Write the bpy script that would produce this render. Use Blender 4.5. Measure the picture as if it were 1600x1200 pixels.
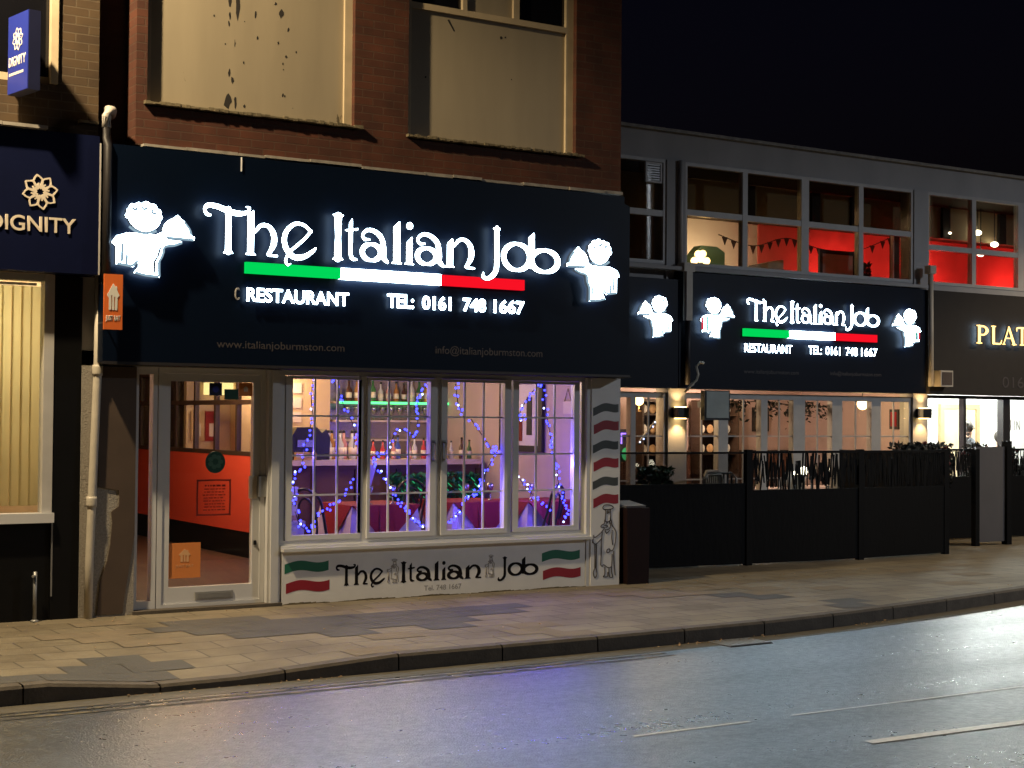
import bpy, bmesh, math, random
import numpy as np
from mathutils import Vector, Matrix

R = math.radians
rnd = random.Random(7)
for o in list(bpy.data.objects):
    bpy.data.objects.remove(o)
SC = bpy.context.scene
COL = SC.collection

# ------------------------------------------------------------------ camera, sky, exposure
cd = bpy.data.cameras.new('camera')
cam = bpy.data.objects.new('camera', cd)
COL.objects.link(cam)
cd.sensor_fit = 'HORIZONTAL'
cd.sensor_width = 36.0
cd.lens = 2400.0 / 1600.0 * 36.0
cd.clip_end = 2000.0
YAW, PITCH, ROLL = 0.56177077, 0.0216842, 0.00839168
_f = Vector((math.sin(YAW) * math.cos(PITCH), math.cos(YAW) * math.cos(PITCH), math.sin(PITCH)))
_r = Vector((math.cos(YAW), -math.sin(YAW), 0))
_u = _r.cross(_f)
_r2 = math.cos(ROLL) * _r + math.sin(ROLL) * _u
_u2 = -math.sin(ROLL) * _r + math.cos(ROLL) * _u
_m = Matrix((_r2, _u2, -_f)).transposed().to_4x4()
_m.translation = Vector((-4.39499, -13.14696, 1.75))
cam.matrix_world = _m
SC.camera = cam

SC.view_settings.view_transform = 'Standard'
SC.view_settings.look = 'None'
SC.view_settings.exposure = 0.0
SC.view_settings.gamma = 1.0
SC.view_settings.use_curve_mapping = False
SC.cycles.use_denoising = True
SC.cycles.max_bounces = 8
SC.cycles.transparent_max_bounces = 12
SC.cycles.sample_clamp_indirect = 6.0
SC.cycles.caustics_reflective = False
SC.cycles.caustics_refractive = False

W = bpy.data.worlds.new('World')
SC.world = W
W.use_nodes = True
wn = W.node_tree
bg = wn.nodes['Background']
sky = wn.nodes.new('ShaderNodeTexSky')
sky.sky_type = 'NISHITA'
sky.sun_disc = False
sky.sun_elevation = R(-3.0)
sky.sun_rotation = R(300)
tint = wn.nodes.new('ShaderNodeMixRGB')
tint.blend_type = 'MULTIPLY'
tint.inputs[0].default_value = 1.0
tint.inputs[2].default_value = (0.55, 0.55, 1.15, 1)      # town sky: a little violet
wn.links.new(sky.outputs[0], tint.inputs[1])
wn.links.new(tint.outputs[0], bg.inputs[0])
bg.inputs[1].default_value = 0.05


# ------------------------------------------------------------------ materials
def nt(name):
    m = bpy.data.materials.new(name)
    m.use_nodes = True
    t = m.node_tree
    t.nodes.clear()
    out = t.nodes.new('ShaderNodeOutputMaterial')
    return m, t, out


def N(t, kind, **kw):
    n = t.nodes.new(kind)
    for k, v in kw.items():
        if k.startswith('i_'):
            key = k[2:]
            key = int(key) if key.isdigit() else key.replace('_', ' ')
            n.inputs[key].default_value = v
        else:
            setattr(n, k, v)
    return n


def c4(c):
    return (c[0], c[1], c[2], 1.0)


def mat(name, col, rough=0.6, metal=0.0, var=0.25, scale=6.0, bump=0.0, bscale=60.0, spec=0.5, stretch=(1, 1, 1)):
    m, t, out = nt(name)
    b = N(t, 'ShaderNodeBsdfPrincipled')
    b.inputs['Roughness'].default_value = rough
    b.inputs['Metallic'].default_value = metal
    b.inputs['Specular IOR Level'].default_value = spec
    tc = N(t, 'ShaderNodeTexCoord')
    mp = N(t, 'ShaderNodeMapping')
    mp.inputs['Scale'].default_value = stretch
    t.links.new(tc.outputs['Object'], mp.inputs[0])
    no = N(t, 'ShaderNodeTexNoise')
    no.inputs['Scale'].default_value = scale
    no.inputs['Detail'].default_value = 6
    t.links.new(mp.outputs[0], no.inputs['Vector'])
    mx = N(t, 'ShaderNodeMixRGB')
    mx.inputs[1].default_value = c4([x * (1 - var) for x in col])
    mx.inputs[2].default_value = c4([min(1, x * (1 + var)) for x in col])
    t.links.new(no.outputs[0], mx.inputs[0])
    t.links.new(mx.outputs[0], b.inputs['Base Color'])
    if bump:
        n2 = N(t, 'ShaderNodeTexNoise')
        n2.inputs['Scale'].default_value = bscale
        n2.inputs['Detail'].default_value = 4
        t.links.new(mp.outputs[0], n2.inputs['Vector'])
        bp = N(t, 'ShaderNodeBump')
        bp.inputs['Strength'].default_value = bump
        bp.inputs['Distance'].default_value = 0.01
        t.links.new(n2.outputs[0], bp.inputs['Height'])
        t.links.new(bp.outputs[0], b.inputs['Normal'])
    t.links.new(b.outputs[0], out.inputs[0])
    return m


def emit(name, col, s):
    m, t, out = nt(name)
    e = N(t, 'ShaderNodeEmission')
    e.inputs[0].default_value = c4(col)
    e.inputs[1].default_value = s
    t.links.new(e.outputs[0], out.inputs[0])
    return m


def glass(name, tint=(1, 1, 1), ior=1.45, rough=0.02):
    m, t, out = nt(name)
    tr = N(t, 'ShaderNodeBsdfTransparent')
    tr.inputs[0].default_value = c4(tint)
    gl = N(t, 'ShaderNodeBsdfGlossy')
    gl.inputs['Roughness'].default_value = rough
    fr = N(t, 'ShaderNodeFresnel')
    geo = N(t, 'ShaderNodeNewGeometry')
    io = N(t, 'ShaderNodeMapRange')          # thin pane: the same Fresnel curve on both of its faces
    io.inputs['To Min'].default_value = ior
    io.inputs['To Max'].default_value = 1.0 / ior
    t.links.new(geo.outputs['Backfacing'], io.inputs['Value'])
    t.links.new(io.outputs[0], fr.inputs[0])
    mx = N(t, 'ShaderNodeMixShader')
    t.links.new(fr.outputs[0], mx.inputs[0])
    t.links.new(tr.outputs[0], mx.inputs[1])
    t.links.new(gl.outputs[0], mx.inputs[2])
    t.links.new(mx.outputs[0], out.inputs[0])
    return m


def brick(name, c1, c2, mortar, bump=0.5):
    m, t, out = nt(name)
    b = N(t, 'ShaderNodeBsdfPrincipled')
    b.inputs['Roughness'].default_value = 0.85
    tc = N(t, 'ShaderNodeTexCoord')
    sp = N(t, 'ShaderNodeSeparateXYZ')
    t.links.new(tc.outputs['Object'], sp.inputs[0])
    add = N(t, 'ShaderNodeMath', operation='ADD')
    t.links.new(sp.outputs[0], add.inputs[0])
    t.links.new(sp.outputs[1], add.inputs[1])
    cb = N(t, 'ShaderNodeCombineXYZ')
    t.links.new(add.outputs[0], cb.inputs[0])
    t.links.new(sp.outputs[2], cb.inputs[1])
    br = N(t, 'ShaderNodeTexBrick')
    br.inputs['Color1'].default_value = c4(c1)
    br.inputs['Color2'].default_value = c4(c2)
    br.inputs['Mortar'].default_value = c4(mortar)
    br.inputs['Scale'].default_value = 1.0
    br.inputs['Mortar Size'].default_value = 0.006
    br.inputs['Mortar Smooth'].default_value = 0.2
    br.inputs['Bias'].default_value = 0.0
    br.inputs['Brick Width'].default_value = 0.225
    br.inputs['Row Height'].default_value = 0.075
    t.links.new(cb.outputs[0], br.inputs['Vector'])
    no = N(t, 'ShaderNodeTexNoise')
    no.inputs['Scale'].default_value = 3.0
    no.inputs['Detail'].default_value = 8
    t.links.new(tc.outputs['Object'], no.inputs['Vector'])
    mx = N(t, 'ShaderNodeMixRGB', blend_type='MULTIPLY')
    mx.inputs[0].default_value = 0.8
    cr = N(t, 'ShaderNodeValToRGB')
    cr.color_ramp.elements[0].position = 0.3
    cr.color_ramp.elements[0].color = (0.45, 0.42, 0.4, 1)
    cr.color_ramp.elements[1].position = 0.7
    cr.color_ramp.elements[1].color = (1.1, 1.05, 1, 1)
    t.links.new(no.outputs[0], cr.inputs[0])
    t.links.new(br.outputs[0], mx.inputs[1])
    t.links.new(cr.outputs[0], mx.inputs[2])
    t.links.new(mx.outputs[0], b.inputs['Base Color'])
    bp = N(t, 'ShaderNodeBump', invert=True)
    bp.inputs['Strength'].default_value = bump
    bp.inputs['Distance'].default_value = 0.01
    t.links.new(br.outputs['Fac'], bp.inputs['Height'])
    t.links.new(bp.outputs[0], b.inputs['Normal'])
    t.links.new(b.outputs[0], out.inputs[0])
    return m


def road_mat():
    m, t, out = nt('wet_asphalt')
    b = N(t, 'ShaderNodeBsdfPrincipled')
    tc = N(t, 'ShaderNodeTexCoord')
    big = N(t, 'ShaderNodeTexNoise')
    big.inputs['Scale'].default_value = 0.55
    big.inputs['Detail'].default_value = 5
    t.links.new(tc.outputs['Object'], big.inputs['Vector'])
    fine = N(t, 'ShaderNodeTexVoronoi')
    fine.inputs['Scale'].default_value = 75.0
    t.links.new(tc.outputs['Object'], fine.inputs['Vector'])
    fn = N(t, 'ShaderNodeTexNoise')
    fn.inputs['Scale'].default_value = 60.0
    fn.inputs['Detail'].default_value = 5
    fn.inputs['Roughness'].default_value = 0.7
    t.links.new(tc.outputs['Object'], fn.inputs['Vector'])
    cr = N(t, 'ShaderNodeValToRGB')
    cr.color_ramp.elements[0].color = (0.010, 0.011, 0.013, 1)
    cr.color_ramp.elements[1].color = (0.075, 0.076, 0.08, 1)
    cr.color_ramp.elements[0].position = 0.3
    cr.color_ramp.elements[1].position = 0.75
    t.links.new(fn.outputs[0], cr.inputs[0])
    t.links.new(cr.outputs[0], b.inputs['Base Color'])
    rr = N(t, 'ShaderNodeMapRange')
    rr.inputs['From Min'].default_value = 0.36
    rr.inputs['From Max'].default_value = 0.64
    rr.inputs['To Min'].default_value = 0.24
    rr.inputs['To Max'].default_value = 0.46
    grit = N(t, 'ShaderNodeTexNoise')
    grit.inputs['Scale'].default_value = 19.0
    grit.inputs['Detail'].default_value = 3
    t.links.new(tc.outputs['Object'], grit.inputs['Vector'])
    trk = N(t, 'ShaderNodeTexNoise')          # tyre-polished bands along the road
    trk.inputs['Scale'].default_value = 1.0
    trk.inputs['Detail'].default_value = 5
    tmp_ = N(t, 'ShaderNodeMapping')
    tmp_.inputs['Scale'].default_value = (0.16, 2.2, 1)
    t.links.new(tc.outputs['Object'], tmp_.inputs[0])
    t.links.new(tmp_.outputs[0], trk.inputs['Vector'])
    bt = N(t, 'ShaderNodeMixRGB')
    bt.inputs[0].default_value = 0.55
    t.links.new(big.outputs[0], bt.inputs[1])
    t.links.new(trk.outputs[0], bt.inputs[2])
    gm = N(t, 'ShaderNodeMixRGB')
    gm.inputs[0].default_value = 0.42
    t.links.new(bt.outputs[0], gm.inputs[1])
    t.links.new(grit.outputs[0], gm.inputs[2])
    t.links.new(gm.outputs[0], rr.inputs['Value'])
    t.links.new(rr.outputs[0], b.inputs['Coat Roughness'])
    t.links.new(rr.outputs[0], b.inputs['Roughness'])
    ad = N(t, 'ShaderNodeMath', operation='ADD')
    t.links.new(fine.outputs['Distance'], ad.inputs[0])
    t.links.new(fn.outputs[0], ad.inputs[1])
    bp = N(t, 'ShaderNodeBump')
    bp.inputs['Strength'].default_value = 0.36
    bp.inputs['Distance'].default_value = 0.008
    t.links.new(ad.outputs[0], bp.inputs['Height'])
    t.links.new(bp.outputs[0], b.inputs['Normal'])
    t.links.new(bp.outputs[0], b.inputs['Coat Normal'])
    b.inputs['Specular IOR Level'].default_value = 1.0
    b.inputs['Coat Weight'].default_value = 1.0
    t.links.new(b.outputs[0], out.inputs[0])
    return m


def paving_mat(name, c1, c2, mortar, bw=0.6, bh=0.45):
    m, t, out = nt(name)
    b = N(t, 'ShaderNodeBsdfPrincipled')
    tc = N(t, 'ShaderNodeTexCoord')
    br = N(t, 'ShaderNodeTexBrick')
    br.inputs['Color1'].default_value = c4(c1)
    br.inputs['Color2'].default_value = c4(c2)
    br.inputs['Mortar'].default_value = c4(mortar)
    br.inputs['Scale'].default_value = 1.0
    br.inputs['Mortar Size'].default_value = 0.009
    br.inputs['Mortar Smooth'].default_value = 0.3
    br.inputs['Bias'].default_value = -0.2
    br.inputs['Brick Width'].default_value = bw
    br.inputs['Row Height'].default_value = bh
    t.links.new(tc.outputs['Object'], br.inputs['Vector'])
    no = N(t, 'ShaderNodeTexNoise')
    no.inputs['Scale'].default_value = 1.3
    no.inputs['Detail'].default_value = 9
    no.inputs['Roughness'].default_value = 0.65
    t.links.new(tc.outputs['Object'], no.inputs['Vector'])
    cr = N(t, 'ShaderNodeValToRGB')
    cr.color_ramp.elements[0].position = 0.33
    cr.color_ramp.elements[0].color = (0.5, 0.45, 0.42, 1)
    cr.color_ramp.elements[1].position = 0.62
    cr.color_ramp.elements[1].color = (1, 1, 1, 1)
    t.links.new(no.outputs[0], cr.inputs[0])
    mx = N(t, 'ShaderNodeMixRGB', blend_type='MULTIPLY')
    mx.inputs[0].default_value = 0.75
    t.links.new(br.outputs[0], mx.inputs[1])
    t.links.new(cr.outputs[0], mx.inputs[2])
    sp = N(t, 'ShaderNodeTexVoronoi')
    sp.inputs['Scale'].default_value = 2.2
    t.links.new(tc.outputs['Object'], sp.inputs['Vector'])
    lt = N(t, 'ShaderNodeMath', operation='LESS_THAN')
    lt.inputs[1].default_value = 0.045
    t.links.new(sp.outputs['Distance'], lt.inputs[0])
    mg = N(t, 'ShaderNodeMixRGB')
    mg.inputs[2].default_value = (0.06, 0.055, 0.05, 1)
    ml = N(t, 'ShaderNodeMath', operation='MULTIPLY')
    ml.inputs[1].default_value = 0.6
    t.links.new(lt.outputs[0], ml.inputs[0])
    t.links.new(ml.outputs[0], mg.inputs[0])
    t.links.new(mx.outputs[0], mg.inputs[1])
    t.links.new(mg.outputs[0], b.inputs['Base Color'])
    b.inputs['Roughness'].default_value = 0.7
    n2 = N(t, 'ShaderNodeTexNoise')
    n2.inputs['Scale'].default_value = 50
    t.links.new(tc.outputs['Object'], n2.inputs['Vector'])
    bp = N(t, 'ShaderNodeBump')
    bp.inputs['Strength'].default_value = 0.3
    bp.inputs['Distance'].default_value = 0.01
    t.links.new(n2.outputs[0], bp.inputs['Height'])
    t.links.new(bp.outputs[0], b.inputs['Normal'])
    t.links.new(b.outputs[0], out.inputs[0])
    return m


def worn_paint(name, paint, under, thr, scale, stretch):
    """paint with flakes missing: noise above thr shows what is under it"""
    m, t, out = nt(name)
    b = N(t, 'ShaderNodeBsdfPrincipled')
    b.inputs['Roughness'].default_value = 0.6
    tc = N(t, 'ShaderNodeTexCoord')
    mp = N(t, 'ShaderNodeMapping')
    mp.inputs['Scale'].default_value = stretch
    t.links.new(tc.outputs['Object'], mp.inputs[0])
    no = N(t, 'ShaderNodeTexNoise')
    no.inputs['Scale'].default_value = scale
    no.inputs['Detail'].default_value = 8
    no.inputs['Roughness'].default_value = 0.65
    t.links.new(mp.outputs[0], no.inputs['Vector'])
    gt = N(t, 'ShaderNodeMapRange')
    gt.inputs['From Min'].default_value = thr
    gt.inputs['From Max'].default_value = thr + 0.03
    t.links.new(no.outputs[0], gt.inputs['Value'])
    lo = N(t, 'ShaderNodeTexNoise')
    lo.inputs['Scale'].default_value = 2.2
    lo.inputs['Detail'].default_value = 4
    m2 = N(t, 'ShaderNodeMapping')
    m2.inputs['Scale'].default_value = (2.2, 2.2, 0.35)
    t.links.new(tc.outputs['Object'], m2.inputs[0])
    t.links.new(m2.outputs[0], lo.inputs['Vector'])
    ml = N(t, 'ShaderNodeMixRGB')
    ml.inputs[1].default_value = c4([x * 0.8 for x in paint])
    ml.inputs[2].default_value = c4([min(1, x * 1.12) for x in paint])
    t.links.new(lo.outputs[0], ml.inputs[0])
    mx = N(t, 'ShaderNodeMixRGB')
    mx.inputs[2].default_value = c4(under)
    t.links.new(gt.outputs[0], mx.inputs[0])
    t.links.new(ml.outputs[0], mx.inputs[1])
    t.links.new(mx.outputs[0], b.inputs['Base Color'])
    t.links.new(b.outputs[0], out.inputs[0])
    return m


M = {}
M['red_brick'] = brick('red_brick', (0.100, 0.029, 0.012), (0.070, 0.021, 0.010), (0.085, 0.040, 0.022))
M['buff_brick'] = brick('buff_brick', (0.085, 0.052, 0.022), (0.062, 0.036, 0.016), (0.10, 0.072, 0.042))
M['shaded_recess_brick'] = brick('shaded_recess_brick', (0.030, 0.016, 0.020), (0.024, 0.013, 0.017), (0.03, 0.02, 0.02), 0.2)  # brick colour darkened to carry the shade of the recess
M['cream_panel'] = worn_paint('cream_panel', (0.33, 0.275, 0.19), (0.10, 0.08, 0.05), 0.70, 5.0, (1, 1, 0.4))
M['cream'] = mat('cream_render', (0.5, 0.40, 0.26), 0.7)
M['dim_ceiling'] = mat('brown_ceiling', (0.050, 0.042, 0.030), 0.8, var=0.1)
M['soot'] = mat('soot_black', (0.02, 0.016, 0.014), 0.8)
M['lead'] = mat('lead_flashing', (0.30, 0.27, 0.23), 0.6, var=0.7, scale=9)
M['mossy'] = mat('mossy_sill', (0.15, 0.12, 0.07), 0.9, var=0.85, scale=12, bump=0.5)
M['navy'] = mat('navy_sign_board', (0.0008, 0.0042, 0.0135), 0.45, var=0.15, scale=2, spec=0.16)
M['dignity_navy'] = mat('deep_blue_board', (0.0025, 0.005, 0.028), 0.45, var=0.15, spec=0.25)
M['bright_blue'] = mat('royal_blue_board', (0.020, 0.035, 0.30), 0.45, var=0.1)
M['blue_edge'] = mat('dark_blue_edge', (0.008, 0.010, 0.04), 0.5)
M['upvc'] = mat('white_upvc', (0.66, 0.66, 0.67), 0.35, var=0.1, scale=3)
M['upvc_old'] = mat('weathered_white', (0.52, 0.50, 0.48), 0.5, var=0.2, scale=5)
M['white_paint'] = mat('white_painted_board', (0.80, 0.79, 0.77), 0.55, var=0.12, scale=4, bump=0.1)
M['grey_wall'] = mat('pale_grey_render', (0.42, 0.41, 0.41), 0.75, var=0.25, scale=2, stretch=(1, 1, 0.4))
M['black_paint'] = mat('black_paint', (0.004, 0.004, 0.0045), 0.5, var=0.3, spec=0.2)
M['brown_paint'] = mat('brown_paint', (0.085, 0.058, 0.042), 0.55, var=0.25, scale=4)
M['pebbledash'] = mat('pebbledash', (0.34, 0.31, 0.27), 0.9, var=0.45, scale=60, bump=0.7, bscale=70)
M['pipe_white'] = mat('off_white_pipe', (0.55, 0.50, 0.42), 0.5, var=0.2, scale=9)
M['pipe_grey'] = mat('painted_pipe', (0.5, 0.45, 0.40), 0.5, var=0.2)
M['alu'] = mat('aluminium', (0.42, 0.42, 0.42), 0.4, metal=0.6, var=0.1)
M['galv'] = mat('galvanised_steel', (0.30, 0.30, 0.30), 0.45, metal=0.5)
M['orange'] = mat('orange_board', (0.75, 0.16, 0.03), 0.5, var=0.08)
M['orange_sticker'] = mat('orange_sticker', (0.72, 0.24, 0.06), 0.5, var=0.08)
M['pale_print'] = mat('pale_print', (0.75, 0.65, 0.52), 0.5, var=0.1)
M['white_print'] = mat('white_print', (0.8, 0.76, 0.68), 0.5, var=0.05)
M['faint_print'] = mat('faint_print', (0.065, 0.055, 0.055), 0.5, var=0.1)
M['faint_orange'] = mat('faint_orange_print', (0.75, 0.42, 0.2), 0.5, var=0.1)
M['green_sticker'] = mat('dark_green_sticker', (0.012, 0.075, 0.05), 0.5, var=0.1)
M['green_print'] = mat('dull_green_print', (0.06, 0.16, 0.11), 0.5, var=0.1)
M['red_print'] = mat('dark_red_print', (0.16, 0.01, 0.01), 0.6, var=0.1)
M['black_print'] = mat('black_lettering', (0.010, 0.008, 0.008), 0.7, var=0.1, spec=0.1)
M['grey_print'] = mat('grey_lettering', (0.33, 0.31, 0.29), 0.6, var=0.2)
M['line_print'] = mat('dark_line_paint', (0.06, 0.05, 0.05), 0.6, var=0.2)
M['flag_green'] = mat('flag_green_paint', (0.012, 0.15, 0.085), 0.5, var=0.1)
M['flag_red'] = mat('flag_red_paint', (0.30, 0.012, 0.025), 0.5, var=0.1)
M['flag_dull'] = mat('flag_dull_green_paint', (0.055, 0.062, 0.058), 0.5, var=0.2)
M['road'] = road_mat()
M['paving'] = paving_mat('buff_flagstones', (0.240, 0.203, 0.138), (0.185, 0.154, 0.102), (0.105, 0.088, 0.062), 0.45, 0.3)
M['patch'] = mat('grey_patch', (0.085, 0.081, 0.074), 0.75, var=0.25, scale=3, bump=0.4)
M['patch_brown'] = mat('brown_patch', (0.19, 0.15, 0.098), 0.8, var=0.3, scale=4, bump=0.3)
M['kerb'] = mat('kerb_stone', (0.10, 0.082, 0.062), 0.75, var=0.5, scale=7, bump=0.5, bscale=40)
M['gutter'] = mat('gutter_band', (0.11, 0.095, 0.07), 0.6, var=0.4, scale=8, bump=0.3)
M['line_white'] = mat('road_line_white', (0.75, 0.75, 0.73), 0.38, var=0.35, scale=30, bump=0.3, bscale=60, spec=1.0)
M['line_yellow'] = worn_paint('road_line_yellow', (0.20, 0.165, 0.10), (0.06, 0.055, 0.05), 0.46, 7.0, (1, 1, 1))
M['glass'] = glass('window_glass', (0.95, 0.96, 0.95))
M['glass_dark'] = glass('dusty_glass', (0.78, 0.76, 0.72))
M['glass_frost'] = glass('screen_glass', (0.75, 0.75, 0.75))
M['glass_black'] = mat('black_glass', (0.006, 0.006, 0.008), 0.12, var=0.1)
M['dark_frame'] = mat('dark_frame', (0.02, 0.017, 0.018), 0.5)
M['fence_black'] = mat('black_fence', (0.0016, 0.0018, 0.0024), 0.65, var=0.7, scale=3.0, spec=0.15, bump=0.3, bscale=20, stretch=(1, 1, 0.3))
M['wood_dark'] = mat('dark_floor', (0.10, 0.062, 0.04), 0.5, var=0.5, scale=3, stretch=(8, 1, 1))
M['wood_brown'] = mat('brown_wood', (0.12, 0.055, 0.04), 0.5, var=0.35, scale=3, stretch=(1, 1, 6))
M['wood_frame'] = mat('dark_wood_frame', (0.05, 0.030, 0.022), 0.5)
M['red_wall'] = mat('red_painted_panel', (0.72, 0.085, 0.045), 0.6, var=0.06)
M['lilac_wall'] = mat('pale_panelled_wall', (0.50, 0.38, 0.39), 0.7, var=0.1, scale=2, stretch=(1, 3, 0.3))
M['warm_wall'] = mat('warm_wall', (0.58, 0.42, 0.27), 0.7, var=0.15, scale=2)
M['white_wall'] = mat('white_room_wall', (0.78, 0.78, 0.76), 0.7, var=0.04)
M['ceiling'] = mat('ceiling_paint', (0.45, 0.37, 0.26), 0.8, var=0.1)
M['counter_top'] = mat('pale_counter_top', (0.62, 0.5, 0.45), 0.35)
M['cloth_red'] = mat('red_cloth', (0.28, 0.012, 0.02), 0.85, var=0.15, scale=20)
M['cloth_white'] = mat('white_cloth', (0.66, 0.58, 0.66), 0.85, var=0.1, scale=20)
M['bentwood'] = mat('black_bentwood', (0.018, 0.012, 0.012), 0.35)
M['black_plastic'] = mat('black_plastic', (0.01, 0.01, 0.012), 0.4)
M['steel'] = mat('polished_steel', (0.45, 0.45, 0.46), 0.25, metal=0.9)
M['card'] = mat('printed_card', (0.55, 0.36, 0.2), 0.8, var=0.5, scale=14)
M['leaf'] = mat('dark_leaf', (0.03, 0.085, 0.035), 0.55, var=0.5, scale=15)
M['leaf_bright'] = mat('tinsel_green', (0.015, 0.16, 0.08), 0.3, var=0.5, scale=15)
M['leaf_black'] = mat('blackish_leaf', (0.007, 0.010, 0.007), 0.7, var=0.5)  # near-black leaf colour for shrubs and garlands
M['flower'] = mat('red_petal', (0.12, 0.012, 0.012), 0.6)
M['red_velvet'] = mat('red_room_wall', (0.70, 0.16, 0.15), 0.8, var=0.25, scale=3)
M['skin'] = mat('skin', (0.45, 0.26, 0.18), 0.55, var=0.05)
M['grey_cloth'] = mat('grey_clothes', (0.10, 0.115, 0.14), 0.85)
M['pink_cloth'] = mat('salmon_clothes', (0.5, 0.2, 0.14), 0.85)
M['hair'] = mat('dark_hair', (0.02, 0.014, 0.01), 0.6)
M['bin_red'] = mat('dark_red_wood', (0.011, 0.003, 0.003), 0.7, var=0.3, spec=0.2)
M['screen_grey'] = mat('grey_screen_fabric', (0.10, 0.095, 0.10), 0.6, var=0.2, scale=2)
M['backing_board_brown'] = mat('backing_board_brown', (0.34, 0.27, 0.16), 0.8, var=0.2, scale=1.5)
M['wood_frame_pale'] = mat('pale_oak', (0.35, 0.25, 0.13), 0.5)
M['gold'] = mat('brushed_gold', (0.6, 0.4, 0.15), 0.35, metal=0.9)
M['ceramic'] = mat('white_plaster', (0.7, 0.7, 0.68), 0.6)
M['teal'] = mat('teal_fabric', (0.14, 0.30, 0.27), 0.8)
M['sign_panel'] = mat('frosted_panel', (0.36, 0.40, 0.38), 0.5)

M['letter_face'] = emit('lit_letter_face', (0.62, 0.84, 1.0), 24.0)
M['letter_side'] = emit('lit_letter_side', (0.62, 0.78, 1.0), 0.10)
M['added_letter_halo'] = emit('added_halo_glow', (0.55, 0.78, 1.0), 9.0)  # glow added on the letter backs, standing in for bloom on the board
M['bar_green'] = emit('lit_green_bar', (0.0, 0.62, 0.09), 1.1)
M['bar_white'] = emit('lit_white_bar', (0.66, 0.86, 1.0), 24.0)
M['bar_red'] = emit('lit_red_bar', (0.95, 0.006, 0.018), 1.0)
M['emblem_line'] = emit('pale_blue_line', (0.35, 0.52, 0.64), 0.8)
M['cape_red'] = emit('lit_red_strip', (0.75, 0.05, 0.08), 0.9)
M['cape_green'] = emit('lit_green_strip', (0.02, 0.45, 0.25), 0.9)
M['gold_glow'] = emit('gold_lit_letter', (1.0, 0.62, 0.2), 3.0)
M['led_green'] = emit('green_led_strip', (0.12, 1.0, 0.28), 2.6)
M['bulb_blue'] = emit('blue_fairy_bulb', (0.03, 0.035, 1.0), 10.0)
M['bulb_ice'] = emit('ice_white_fairy_bulb', (0.45, 0.55, 1.0), 6.0)
M['bulb_warm'] = emit('warm_bulb', (1.0, 0.66, 0.25), 9.0)
M['bulb_white'] = emit('white_bulb', (1.0, 0.93, 0.7), 12.0)
M['lamp_panel'] = emit('warm_light_panel', (1.0, 0.72, 0.28), 2.2)
M['tinsel_glow'] = emit('green_tinsel_light', (0.05, 0.8, 0.3), 0.9)
M['neon_violet'] = emit('violet_neon', (0.3, 0.15, 1.0), 3.0)
M['neon_green'] = emit('green_glow', (0.1, 0.6, 0.2), 0.7)
M['lamp_head_warm'] = emit('sodium_lamp_lens', (1.0, 0.66, 0.3), 20.0)
M['lamp_head_cool'] = emit('led_lamp_lens', (0.8, 0.9, 1.0), 20.0)


# ------------------------------------------------------------------ object helpers
def world_loc(o):
    l = Vector((0, 0, 0))
    while o is not None:
        l = l + Vector(o.location)
        o = o.parent
    return l


def tag(o, label=None, cat=None, group=None, kind=None):
    if label:
        o['label'] = label
    if cat:
        o['category'] = cat
    if group:
        o['group'] = group
    if kind:
        o['kind'] = kind
    return o


def thing(name, label, cat, loc=(0, 0, 0), group=None):
    o = bpy.data.objects.new(name, None)
    o.empty_display_size = 0.2
    COL.objects.link(o)
    o.location = loc
    return tag(o, label, cat, group)


def link_mesh(name, me, m, parent=None, loc=None):
    """mesh in world coordinates -> object; origin at the parent (or at loc)"""
    o = bpy.data.objects.new(name, me)
    COL.objects.link(o)
    if m is not None:
        if not isinstance(m, (list, tuple)):
            m = [m]
        for k in m:
            me.materials.append(M[k] if isinstance(k, str) else k)
    base = world_loc(parent) if parent is not None else Vector(loc or (0, 0, 0))
    if base.length > 0:
        me.transform(Matrix.Translation(-base))
    if parent is not None:
        o.parent = parent
    else:
        o.location = base
    return o


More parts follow.
